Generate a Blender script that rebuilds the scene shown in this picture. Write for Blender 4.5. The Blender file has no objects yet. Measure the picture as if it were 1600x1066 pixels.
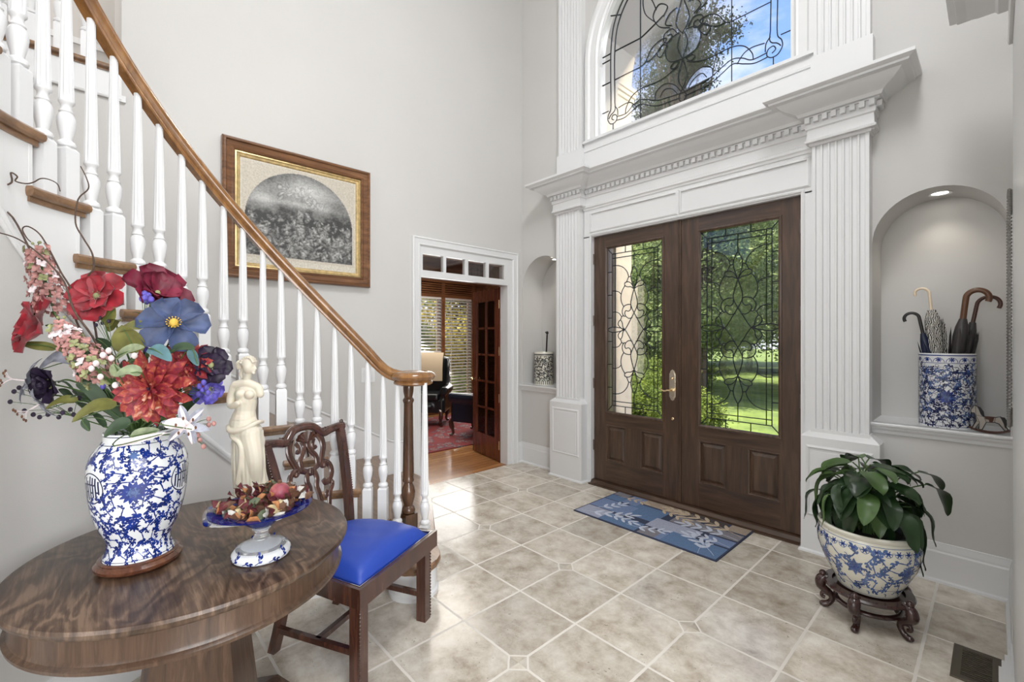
import bpy, bmesh, math, random
from math import sin, cos, pi, radians as rad, sqrt, atan2
from mathutils import Vector, Matrix
SC = bpy.context.scene
COL = SC.collection
V = Vector

# ------------------------------------------------------------------ camera
TH = math.atan(756/701.0)
cam_d = bpy.data.cameras.new('camera'); cam = bpy.data.objects.new('camera', cam_d)
COL.objects.link(cam); cam.location = (0, 0, 1.45); cam.rotation_euler = (pi/2, 0, TH)
cam_d.sensor_width = 36; cam_d.lens = 36*701/1600.0; cam_d.shift_y = -4/1600.0
cam_d.clip_start = 0.02; cam_d.clip_end = 300
SC.camera = cam

# ------------------------------------------------------------------ colour management
SC.view_settings.view_transform = 'Standard'; SC.view_settings.look = 'None'
SC.view_settings.exposure = 0.78; SC.view_settings.gamma = 1; SC.view_settings.use_curve_mapping = False

# ------------------------------------------------------------------ world
W = bpy.data.worlds.new('sky'); SC.world = W; W.use_nodes = True
nt = W.node_tree; nt.nodes.clear()
def N(t, typ, **kw):
    n = t.nodes.new(typ)
    for k, v in kw.items():
        if k in ('operation', 'blend_type', 'noise_dimensions', 'wave_type', 'bands_direction', 'feature', 'data_type', 'distance', 'interpolation', 'wave_profile', 'vector_type', 'layer_name', 'use_clamp'):
            setattr(n, k, v)
        else: n.inputs[k].default_value = v
    return n
def ramp(t, stops, fac=None, interp='LINEAR'):
    r = t.nodes.new('ShaderNodeValToRGB'); r.color_ramp.interpolation = interp
    e = r.color_ramp.elements
    while len(e) > 1: e.remove(e[-1])
    e[0].position = stops[0][0]; e[0].color = (*stops[0][1], 1)
    for p, c in stops[1:]:
        x = e.new(p); x.color = (*c, 1)
    if fac is not None: t.links.new(fac, r.inputs[0])
    return r
tc = N(nt, 'ShaderNodeTexCoord'); sp = N(nt, 'ShaderNodeSeparateXYZ'); nt.links.new(tc.outputs['Generated'], sp.inputs[0])
grad = ramp(nt, [(0.0, (.30, .34, .28)), (.5, (.48, .56, .66)), (.62, (.22, .38, .72)), (1, (.09, .20, .58))])
ma = N(nt, 'ShaderNodeMath', operation='MULTIPLY_ADD'); ma.inputs[1].default_value = .5; ma.inputs[2].default_value = .5
nt.links.new(sp.outputs[2], ma.inputs[0]); nt.links.new(ma.outputs[0], grad.inputs[0])
mp = N(nt, 'ShaderNodeMapping'); mp.inputs['Scale'].default_value = (1, 1, 2.4); mp.inputs['Location'].default_value = (.3, 2.2, .1)
nt.links.new(tc.outputs['Generated'], mp.inputs[0])
nz = N(nt, 'ShaderNodeTexNoise', **{'Scale': 3.2, 'Detail': 9, 'Roughness': .58}); nt.links.new(mp.outputs[0], nz.inputs['Vector'])
cr = ramp(nt, [(.44, (0, 0, 0)), (.62, (1, 1, 1))], nz.outputs[0])
mx = N(nt, 'ShaderNodeMixRGB'); nt.links.new(cr.outputs[0], mx.inputs[0]); nt.links.new(grad.outputs[0], mx.inputs[1]); mx.inputs[2].default_value = (.72, .72, .74, 1)
bg = N(nt, 'ShaderNodeBackground', Strength=1.15); nt.links.new(mx.outputs[0], bg.inputs[0])
wo = N(nt, 'ShaderNodeOutputWorld'); nt.links.new(bg.outputs[0], wo.inputs[0])

# ------------------------------------------------------------------ lights
def sun(name, direction, strength, angle, color=(1, 1, 1)):
    l = bpy.data.lights.new(name, 'SUN'); l.energy = strength; l.angle = rad(angle); l.color = color
    o = bpy.data.objects.new(name, l); COL.objects.link(o)
    o.rotation_euler = V(direction).to_track_quat('-Z', 'Y').to_euler(); return o
def area(name, loc, look, sx, sy, power, color=(1, 1, 1)):
    l = bpy.data.lights.new(name, 'AREA'); l.shape = 'RECTANGLE'; l.size = sx; l.size_y = sy; l.energy = power; l.color = color
    o = bpy.data.objects.new(name, l); COL.objects.link(o); o.location = loc
    o.rotation_euler = (V(look)-V(loc)).to_track_quat('-Z', 'Y').to_euler(); return o
sun('sun', (.55, .45, -.95), 7.0, 1.0, (1, .95, .85))
# added fill lamps behind, beside and above the camera
area('back_fill', (-.4, -3.3, 2.5), (-1.4, 3.5, 1.2), 3.0, 3.0, 60, (.96, .98, 1))
area('right_fill', (2.9, -.2, 1.8), (-3.0, 0.6, 1.3), 3.0, 2.4, 118, (.97, .985, 1))
area('hall_top_fill', (-.1, .9, 5.4), (-3.2, 1.9, 1.8), 1.5, 1.5, 112, (.97, .985, 1))  # unseen lamp added to brighten the left wall

# ------------------------------------------------------------------ materials
MATS = {}
def newmat(name):
    m = bpy.data.materials.new(name); m.use_nodes = True; m.node_tree.nodes.clear(); MATS[name] = m; return m, m.node_tree
def bsdf(t, **kw):
    b = t.nodes.new('ShaderNodeBsdfPrincipled'); o = t.nodes.new('ShaderNodeOutputMaterial')
    t.links.new(b.outputs[0], o.inputs[0])
    for k, v in kw.items():
        k = k.replace('_', ' ')
        b.inputs[k].default_value = v
    return b
def coords(t, scale=(1, 1, 1), rot=(0, 0, 0), kind='Object'):
    c = t.nodes.new('ShaderNodeTexCoord'); m = t.nodes.new('ShaderNodeMapping')
    m.inputs['Scale'].default_value = scale; m.inputs['Rotation'].default_value = rot
    t.links.new(c.outputs[kind], m.inputs[0]); return m
def plain(name, col, rough=.5, metal=0, var=0.0, vs=8, bump=0, bs=60, **kw):
    m, t = newmat(name)
    b = bsdf(t, Base_Color=(*col, 1), Roughness=rough, Metallic=metal, **kw)
    if var:
        c = coords(t); n = N(t, 'ShaderNodeTexNoise', Scale=vs, Detail=5); t.links.new(c.outputs[0], n.inputs['Vector'])
        lo = tuple(x*(1-var) for x in col); hi = tuple(min(1, x*(1+var)) for x in col)
        r = ramp(t, [(.3, lo), (.7, hi)], n.outputs[0]); t.links.new(r.outputs[0], b.inputs['Base Color'])
    if bump:
        c = coords(t); n = N(t, 'ShaderNodeTexNoise', Scale=bs, Detail=4); t.links.new(c.outputs[0], n.inputs['Vector'])
        bp = N(t, 'ShaderNodeBump', Strength=bump, Distance=.002); t.links.new(n.outputs[0], bp.inputs['Height']); t.links.new(bp.outputs[0], b.inputs['Normal'])
    return m
def wood(name, dark, mid, light, rough=.35, axis=0, scale=1.0, coat=0.0, burl=0.0):
    m, t = newmat(name); b = bsdf(t, Roughness=rough, Coat_Weight=coat, Coat_Roughness=.12)
    s = [14*scale]*3; s[axis] = 1.3*scale
    c = coords(t, tuple(s))
    n0 = N(t, 'ShaderNodeTexNoise', Scale=1.2, Detail=3); t.links.new(c.outputs[0], n0.inputs['Vector'])
    mxv = N(t, 'ShaderNodeMixRGB', Fac=.25+burl); t.links.new(c.outputs[0], mxv.inputs[1]); t.links.new(n0.outputs['Color'], mxv.inputs[2])
    n = N(t, 'ShaderNodeTexNoise', Scale=2.5, Detail=8, Roughness=.62, Distortion=.5+burl*3); t.links.new(mxv.outputs[0], n.inputs['Vector'])
    r = ramp(t, [(.28, dark), (.5, mid), (.72, light)], n.outputs[0]); t.links.new(r.outputs[0], b.inputs['Base Color'])
    bp = N(t, 'ShaderNodeBump', Strength=.06, Distance=.002); t.links.new(n.outputs[0], bp.inputs['Height']); t.links.new(bp.outputs[0], b.inputs['Normal'])
    return m
plain('wall_paint', (.60, .587, .567), .75, var=.012, vs=2, bump=.25, bs=220)
plain('trim_white', (.74, .74, .74), .32, bump=.05, bs=60)
plain('baluster_white', (.74, .74, .745), .3)
plain('stucco', (.78, .70, .59), .9, var=.08, vs=5, bump=.6, bs=60)
plain('stone_white', (.74, .68, .56), .42, var=.05, vs=12, Subsurface_Weight=.15, Subsurface_Scale=.02)
wood('oak', (.13, .065, .028), (.22, .12, .06), (.33, .19, .10), .3, 0, 1.0, .4)
wood('oak_rail', (.14, .06, .02), (.24, .11, .035), (.34, .17, .06), .22, 2, .8, .6)
wood('newel_wood', (.05, .024, .012), (.10, .048, .024), (.16, .08, .04), .25, 2, 1.0, .5)
wood('walnut_table', (.034, .018, .012), (.080, .044, .028), (.17, .10, .062), .27, 0, .42, .35, .75)
wood('walnut_side', (.035, .018, .011), (.085, .047, .028), (.16, .095, .058), .34, 2, .9, .15, .6)
wood('study_wood_dull', (.09, .035, .015), (.19, .08, .035), (.30, .14, .06), .9, 1, .6)
plain('satin_brass', (.88, .80, .66), .25, 1.0)
wood('mahogany', (.028, .012, .009), (.06, .022, .014), (.12, .05, .03), .24, 2, 1, .6)
wood('door_wood', (.033, .018, .0105), (.064, .035, .0205), (.108, .061, .036), .38, 2, 1.0, .2)
wood('door_wood_h', (.033, .018, .0105), (.064, .035, .0205), (.108, .061, .036), .38, 0, 1.0, .2)
wood('cherry', (.06, .016, .009), (.12, .032, .016), (.19, .055, .028), .25, 2, 1.0, .5)
wood('study_wood', (.09, .035, .015), (.19, .08, .035), (.30, .14, .06), .4, 1, .6, .2)
wood('frame_wood', (.07, .028, .010), (.16, .068, .026), (.26, .12, .05), .32, 1, 1.2, .4)
wood('stand_wood', (.018, .007, .006), (.035, .012, .010), (.06, .022, .018), .25, 2, 1, .5)
wood('vase_stand_wood', (.05, .018, .010), (.10, .035, .018), (.17, .065, .03), .22, 0, 1, .6)
plain('gold_leaf', (.62, .46, .22), .35, .6, var=.25, vs=30)
plain('brass', (.80, .62, .36), .22, 1.0)
plain('hinge_metal', (.17, .14, .12), .4, .8)
plain('lead_came', (.012, .016, .02), .45, .2)
plain('chrome', (.8, .8, .8), .12, 1)
plain('blue_satin', (.022, .065, .40), .45, var=.08, vs=6)
plain('paper_mat', (.60, .55, .46), .8, var=.05, vs=3)
plain('porcelain_white', (.78, .80, .82), .12, Coat_Weight=.6)
plain('porcelain_cream', (.74, .72, .62), .15, Coat_Weight=.5)
plain('cobalt', (.008, .028, .20), .14, var=.45, vs=50, Coat_Weight=.5)
plain('cobalt_dark', (.006, .012, .07), .14, Coat_Weight=.5)
plain('soft_blue', (.075, .13, .30), .2, var=.45, vs=35, Coat_Weight=.4)
plain('ink_black', (.02, .02, .022), .3)
plain('black_leather', (.012, .014, .016), .28, var=.2)
plain('navy_leather', (.008, .014, .028), .25)
plain('cream_throw', (.58, .47, .33), .9, bump=.5, bs=90)
plain('bronze_vent', (.095, .078, .055), .45, .3)
plain('vent_dark', (.01, .01, .01), .6)
plain('soil', (.03, .025, .02), .9, bump=1, bs=40)
plain('plastic_grey', (.10, .11, .13), .4)
plain('leaf_lily', (.018, .042, .014), .33, var=.4, vs=9)
plain('leaf_lily_light', (.05, .10, .025), .38, var=.3, vs=9)
plain('stem_green', (.07, .13, .035), .5)
plain('leaf_olive', (.14, .14, .035), .5, var=.35, vs=25)
plain('leaf_dark', (.035, .065, .03), .5, var=.35, vs=25)
plain('leaf_teal', (.08, .17, .19), .5, var=.3, vs=25)
plain('leaf_hosta', (.22, .26, .15), .5, var=.35, vs=50)
plain('petal_red', (.30, .010, .022), .55, var=.45, vs=30, Sheen_Weight=.2)
plain('petal_burgundy', (.17, .012, .035), .55, var=.5, vs=28)
plain('petal_blue', (.045, .065, .145), .55, var=.4, vs=25)
plain('petal_purple', (.022, .012, .035), .55, var=.5, vs=30)
plain('petal_grey', (.30, .31, .37), .6, var=.45, vs=35)
plain('petal_pink', (.40, .20, .18), .6, var=.35, vs=60)
plain('petal_pale', (.72, .62, .63), .6, var=.2, vs=60)
plain('petal_violet', (.10, .08, .40), .55, var=.5, vs=50)
plain('flower_yellow', (.62, .40, .06), .6)
plain('flower_green', (.27, .28, .13), .6, var=.3, vs=40)
plain('twig', (.075, .045, .03), .7, var=.4, vs=60)
m, t = newmat('petal_dahlia'); b = bsdf(t, Roughness=.55)
c = coords(t); n = N(t, 'ShaderNodeTexNoise', Scale=38, Detail=3, Distortion=1.5); t.links.new(c.outputs[0], n.inputs['Vector'])
r = ramp(t, [(.3, (.13, .006, .02)), (.5, (.28, .02, .03)), (.62, (.40, .09, .04)), (.75, (.62, .42, .32))], n.outputs[0]); t.links.new(r.outputs[0], b.inputs['Base Color'])
for nm, cs in dict(potpourri_red=(.10, .015, .02), potpourri_brown=(.12, .055, .03), potpourri_cream=(.52, .42, .24), potpourri_green=(.10, .12, .07), potpourri_white=(.6, .58, .54), potpourri_orange=(.42, .18, .07)).items():
    plain(nm, cs, .7, var=.4, vs=60)
m, t = newmat('pomegranate'); b = bsdf(t, Roughness=.45)
c = coords(t, (1, 1, 1)); sx = N(t, 'ShaderNodeSeparateXYZ'); t.links.new(c.outputs[0], sx.inputs[0])
n = N(t, 'ShaderNodeTexNoise', Scale=40, Detail=3); t.links.new(c.outputs[0], n.inputs['Vector'])
ad = N(t, 'ShaderNodeMath', operation='MULTIPLY_ADD'); t.links.new(sx.outputs[0], ad.inputs[0]); ad.inputs[1].default_value = 14; t.links.new(n.outputs[0], ad.inputs[2])
r = ramp(t, [(.2, (.50, .28, .18)), (.55, (.38, .10, .10)), (.9, (.20, .03, .06))], ad.outputs[0]); t.links.new(r.outputs[0], b.inputs['Base Color'])

def glassmat(name, col=(1, 1, 1), spec=.08, tint=(1, 1, 1), bump=0, bs=30):
    m, t = newmat(name)
    tr = N(t, 'ShaderNodeBsdfTransparent'); tr.inputs[0].default_value = (*tint, 1)
    g = N(t, 'ShaderNodeBsdfGlossy', Roughness=.02)
    fr = N(t, 'ShaderNodeFresnel', IOR=1.45); mi = N(t, 'ShaderNodeMixShader')
    o = N(t, 'ShaderNodeOutputMaterial')
    t.links.new(fr.outputs[0], mi.inputs[0]); t.links.new(tr.outputs[0], mi.inputs[1]); t.links.new(g.outputs[0], mi.inputs[2]); t.links.new(mi.outputs[0], o.inputs[0])
    if bump:
        c = coords(t); n = N(t, 'ShaderNodeTexNoise', Scale=bs, Detail=2, Distortion=1); t.links.new(c.outputs[0], n.inputs['Vector'])
        bp = N(t, 'ShaderNodeBump', Strength=bump, Distance=.01); t.links.new(n.outputs[0], bp.inputs['Height']); t.links.new(bp.outputs[0], g.inputs['Normal']); t.links.new(bp.outputs[0], fr.inputs['Normal'])
    return m
glassmat('clear_glass')
m, t = newmat('textured_glass')
b = bsdf(t, Base_Color=(1, 1, 1, 1), Roughness=.0, IOR=1.06, Transmission_Weight=1.0)
tr = N(t, 'ShaderNodeBsdfTransparent'); mi = N(t, 'ShaderNodeMixShader', Fac=.45); t.links.new(b.outputs[0], mi.inputs[1]); t.links.new(tr.outputs[0], mi.inputs[2]); t.links.new(mi.outputs[0], t.nodes['Material Output'].inputs[0])
c = coords(t); n = N(t, 'ShaderNodeTexNoise', Scale=26, Detail=2, Distortion=.6); t.links.new(c.outputs[0], n.inputs['Vector'])
bp = N(t, 'ShaderNodeBump', Strength=.5, Distance=.004); t.links.new(n.outputs[0], bp.inputs['Height']); t.links.new(bp.outputs[0], b.inputs['Normal'])
m, t = newmat('blue_glass'); bsdf(t, Base_Color=(.004, .012, .13, 1), Roughness=.10, Specular_IOR_Level=.2)
m, t = newmat('crystal'); bsdf(t, Base_Color=(.95, .97, 1, 1), Roughness=.02, IOR=1.3, Transmission_Weight=.9)
m, t = newmat('horse_glass'); bsdf(t, Base_Color=(.55, .50, .44, 1), Roughness=.2, Transmission_Weight=.3)
m, t = newmat('mirror_glass'); bsdf(t, Base_Color=(.85, .87, .87, 1), Roughness=.02, Metallic=1)
m, t = newmat('silver_frame'); bsdf(t, Base_Color=(.30, .29, .28, 1), Roughness=.35, Metallic=.8)
m, t = newmat('lamp_glow'); bsdf(t, Base_Color=(1, 1, 1, 1), Emission_Color=(1, .95, .85, 1), Emission_Strength=6)

# travertine floor: square tiles with every other corner clipped for a small dot
def travertine():
    m, t = newmat('travertine'); b = bsdf(t, Roughness=.25, Coat_Weight=.0)
    g = N(t, 'ShaderNodeNewGeometry'); s = N(t, 'ShaderNodeSeparateXYZ'); t.links.new(g.outputs['Position'], s.inputs[0])
    def M(op, a, bb=None, cc=None):
        n = N(t, 'ShaderNodeMath', operation=op)
        for i, v in enumerate((a, bb, cc)):
            if v is None: continue
            if isinstance(v, (int, float)): n.inputs[i].default_value = v
            else: t.links.new(v, n.inputs[i])
        return n.outputs[0]
    wn = N(t, 'ShaderNodeTexNoise', Scale=22, Detail=3); t.links.new(g.outputs['Position'], wn.inputs['Vector'])
    wob = M('MULTIPLY', M('SUBTRACT', wn.outputs[0], .5), .014)
    u = M('ADD', M('DIVIDE', M('ADD', s.outputs[0], 1.452), .4055), wob)
    v = M('ADD', M('DIVIDE', M('SUBTRACT', s.outputs[1], 1.786), .4015), wob)
    iu = M('ROUND', u); iv = M('ROUND', v)
    du = M('ABSOLUTE', M('SUBTRACT', u, iu)); dv = M('ABSOLUTE', M('SUBTRACT', v, iv))
    line = M('MINIMUM', du, dv)
    # dots: iv odd, and iu + (iv+1)/2 even
    vodd = M('ABSOLUTE', M('SUBTRACT', M('FLOORED_MODULO', iv, 2.0), 0.0))
    par = M('FLOORED_MODULO', M('ADD', iu, M('MULTIPLY', M('ADD', iv, 1.0), .5)), 2.0)
    isdot = M('MULTIPLY', M('GREATER_THAN', vodd, .5), M('LESS_THAN', M('ABSOLUTE', M('SUBTRACT', par, 0.0)), .25))
    man = M('ADD', du, dv)
    indot = M('MULTIPLY', isdot, M('LESS_THAN', man, .15))
    dotedge = M('MULTIPLY', isdot, M('ABSOLUTE', M('SUBTRACT', man, .15)))
    de = M('MULTIPLY', isdot, M('LESS_THAN', M('ABSOLUTE', M('SUBTRACT', man, .15)), .016))
    gl = M('MULTIPLY', M('LESS_THAN', line, .0155), M('SUBTRACT', 1.0, indot))
    grout = M('MAXIMUM', gl, de)
    # tile id noise
    cu = M('FLOOR', u); cv = M('FLOOR', v)
    cmb = N(t, 'ShaderNodeCombineXYZ'); t.links.new(cu, cmb.inputs[0]); t.links.new(cv, cmb.inputs[1]); t.links.new(indot, cmb.inputs[2])
    wh = N(t, 'ShaderNodeTexWhiteNoise'); t.links.new(cmb.outputs[0], wh.inputs[0])
    va = N(t, 'ShaderNodeVectorMath', operation='ADD'); t.links.new(g.outputs['Position'], va.inputs[0])
    vs_ = N(t, 'ShaderNodeVectorMath', operation='SCALE', Scale=7); t.links.new(wh.outputs['Color'], vs_.inputs[0]); t.links.new(vs_.outputs[0], va.inputs[1])
    n1 = N(t, 'ShaderNodeTexNoise', Scale=7.5, Detail=12, Roughness=.70, Distortion=.15); t.links.new(va.outputs[0], n1.inputs['Vector'])
    r = ramp(t, [(.27, (.30, .25, .19)), (.41, (.49, .43, .35)), (.52, (.61, .555, .475)), (.66, (.74, .70, .62))], n1.outputs[0])
    wm = N(t, 'ShaderNodeMixRGB', blend_type='MULTIPLY', Fac=1.0); t.links.new(r.outputs[0], wm.inputs[1])
    wr = ramp(t, [(0, (.78, .77, .76)), (1, (1.12, 1.12, 1.12))], wh.outputs['Value']); t.links.new(wr.outputs[0], wm.inputs[2])
    # pits
    n2 = N(t, 'ShaderNodeTexNoise', Scale=60, Detail=3, Roughness=.6); t.links.new(va.outputs[0], n2.inputs['Vector'])
    n3 = N(t, 'ShaderNodeTexNoise', Scale=5, Detail=2); t.links.new(va.outputs[0], n3.inputs['Vector'])
    pit = M('GREATER_THAN', M('ADD', n2.outputs[0], M('MULTIPLY', n3.outputs[0], .35)), .885)
    pm = N(t, 'ShaderNodeMixRGB'); t.links.new(M('MULTIPLY', pit, .6), pm.inputs[0]); t.links.new(wm.outputs[0], pm.inputs[1]); pm.inputs[2].default_value = (.16, .13, .10, 1)
    gm = N(t, 'ShaderNodeMixRGB'); t.links.new(grout, gm.inputs[0]); t.links.new(pm.outputs[0], gm.inputs[1]); gm.inputs[2].default_value = (.70, .66, .60, 1)
    t.links.new(gm.outputs[0], b.inputs['Base Color'])
    rr = M('ADD', M('MULTIPLY', n1.outputs[0], .28), M('MULTIPLY', grout, .4)); t.links.new(M('ADD', rr, .03), b.inputs['Roughness'])
    hh = M('SUBTRACT', M('SUBTRACT', M('MULTIPLY', n1.outputs[0], .5), M('MULTIPLY', grout, 1.0)), M('MULTIPLY', pit, .6))
    bp = N(t, 'ShaderNodeBump', Strength=.35, Distance=.003); t.links.new(hh, bp.inputs['Height']); t.links.new(bp.outputs[0], b.inputs['Normal'])
travertine()
m, t = newmat('walnut_top'); b = bsdf(t, Roughness=.33, Coat_Weight=.15, Coat_Roughness=.2)
c = coords(t, (1.0, 2.6, 1), (0, 0, .75)); n0 = N(t, 'ShaderNodeTexNoise', Scale=2.2, Detail=3, Distortion=.6); t.links.new(c.outputs[0], n0.inputs['Vector'])
mv = N(t, 'ShaderNodeMixRGB', Fac=.62); t.links.new(c.outputs[0], mv.inputs[1]); t.links.new(n0.outputs['Color'], mv.inputs[2])
wv = N(t, 'ShaderNodeTexWave', Scale=4.0, Distortion=7, Detail=5, wave_type='BANDS', bands_direction='Y'); wv.inputs['Detail Scale'].default_value = 1.6; t.links.new(mv.outputs[0], wv.inputs['Vector'])
c2 = coords(t, (3.2, 46, 10), (0, 0, .75)); n2 = N(t, 'ShaderNodeTexNoise', Scale=2.0, Detail=7, Roughness=.65, Distortion=.4); t.links.new(c2.outputs[0], n2.inputs['Vector'])
mq = N(t, 'ShaderNodeMixRGB', Fac=.78); t.links.new(wv.outputs[0], mq.inputs[1]); t.links.new(n2.outputs[0], mq.inputs[2])
n3 = N(t, 'ShaderNodeTexNoise', Scale=2.4, Detail=2); t.links.new(c.outputs[0], n3.inputs['Vector']); mr3 = N(t, 'ShaderNodeMixRGB', Fac=.35); t.links.new(mq.outputs[0], mr3.inputs[1]); t.links.new(n3.outputs[0], mr3.inputs[2])
r = ramp(t, [(.34, (.028, .014, .009)), (.45, (.060, .034, .021)), (.54, (.100, .060, .038)), (.64, (.18, .115, .075))], mr3.outputs[0]); t.links.new(r.outputs[0], b.inputs['Base Color'])
def planks():
    m, t = newmat('hardwood'); b = bsdf(t, Roughness=.18)
    c = coords(t, (1, 1, 1), (0, 0, pi/2)); br = N(t, 'ShaderNodeTexBrick', Scale=1.0)
    br.inputs['Color1'].default_value = (.34, .15, .055, 1); br.inputs['Color2'].default_value = (.44, .215, .085, 1); br.inputs['Mortar'].default_value = (.08, .03, .01, 1)
    br.inputs['Mortar Size'].default_value = .002; br.inputs['Brick Width'].default_value = 1.3; br.inputs['Row Height'].default_value = .085
    t.links.new(c.outputs[0], br.inputs['Vector'])
    n = N(t, 'ShaderNodeTexNoise', Scale=3, Detail=6); c2 = coords(t, (14, 2, 1)); t.links.new(c2.outputs[0], n.inputs['Vector'])
    mm = N(t, 'ShaderNodeMixRGB', blend_type='MULTIPLY', Fac=.6); r = ramp(t, [(.3, (.6, .6, .6)), (.7, (1.2, 1.2, 1.2))], n.outputs[0])
    t.links.new(br.outputs[0], mm.inputs[1]); t.links.new(r.outputs[0], mm.inputs[2]); t.links.new(mm.outputs[0], b.inputs['Base Color'])
planks()
def rugmat():
    m, t = newmat('persian_rug'); b = bsdf(t, Roughness=.95)
    c = coords(t); vo = N(t, 'ShaderNodeTexVoronoi', Scale=7); t.links.new(c.outputs[0], vo.inputs['Vector'])
    n = N(t, 'ShaderNodeTexNoise', Scale=16, Detail=4, Distortion=2); t.links.new(c.outputs[0], n.inputs['Vector'])
    ad = N(t, 'ShaderNodeMath', operation='ADD'); t.links.new(vo.outputs[0], ad.inputs[0]); t.links.new(n.outputs[0], ad.inputs[1])
    r = ramp(t, [(.45, (.16, .02, .02)), (.7, (.22, .03, .03)), (.8, (.30, .24, .20)), (.9, (.04, .05, .10)), (1, (.20, .03, .03))], ad.outputs[0]); t.links.new(r.outputs[0], b.inputs['Base Color'])
rugmat()
def foliage(name, a, bcol, cc):
    m, t = newmat(name)
    g = N(t, 'ShaderNodeObjectInfo'); c = coords(t); n = N(t, 'ShaderNodeTexNoise', Scale=2.5, Detail=6, Roughness=.7); t.links.new(c.outputs[0], n.inputs['Vector'])
    r = ramp(t, [(.3, a), (.52, bcol), (.72, cc)], n.outputs[0])
    d = N(t, 'ShaderNodeBsdfDiffuse'); tl = N(t, 'ShaderNodeBsdfTranslucent'); mi = N(t, 'ShaderNodeMixShader', Fac=.4); o = N(t, 'ShaderNodeOutputMaterial')
    t.links.new(r.outputs[0], d.inputs[0]); t.links.new(r.outputs[0], tl.inputs[0]); t.links.new(d.outputs[0], mi.inputs[1]); t.links.new(tl.outputs[0], mi.inputs[2]); t.links.new(mi.outputs[0], o.inputs[0])
foliage('tree_leaves', (.06, .09, .035), (.22, .29, .11), (.52, .56, .27))
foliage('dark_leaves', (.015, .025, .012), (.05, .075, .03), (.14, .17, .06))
foliage('shrub_leaves', (.05, .08, .02), (.17, .23, .05), (.40, .44, .10))
foliage('yellow_leaves', (.30, .28, .08), (.62, .50, .12), (.85, .72, .25))
plain('bark', (.10, .075, .055), .9, var=.3, vs=8)
m, t = newmat('lawn'); b = bsdf(t, Roughness=.9)
c = coords(t); n = N(t, 'ShaderNodeTexNoise', Scale=.8, Detail=9, Roughness=.7); t.links.new(c.outputs[0], n.inputs['Vector'])
r = ramp(t, [(.35, (.07, .11, .025)), (.6, (.20, .27, .05))], n.outputs[0]); t.links.new(r.outputs[0], b.inputs['Base Color'])
plain('paving', (.42, .38, .32), .8, var=.1, vs=3)

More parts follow.
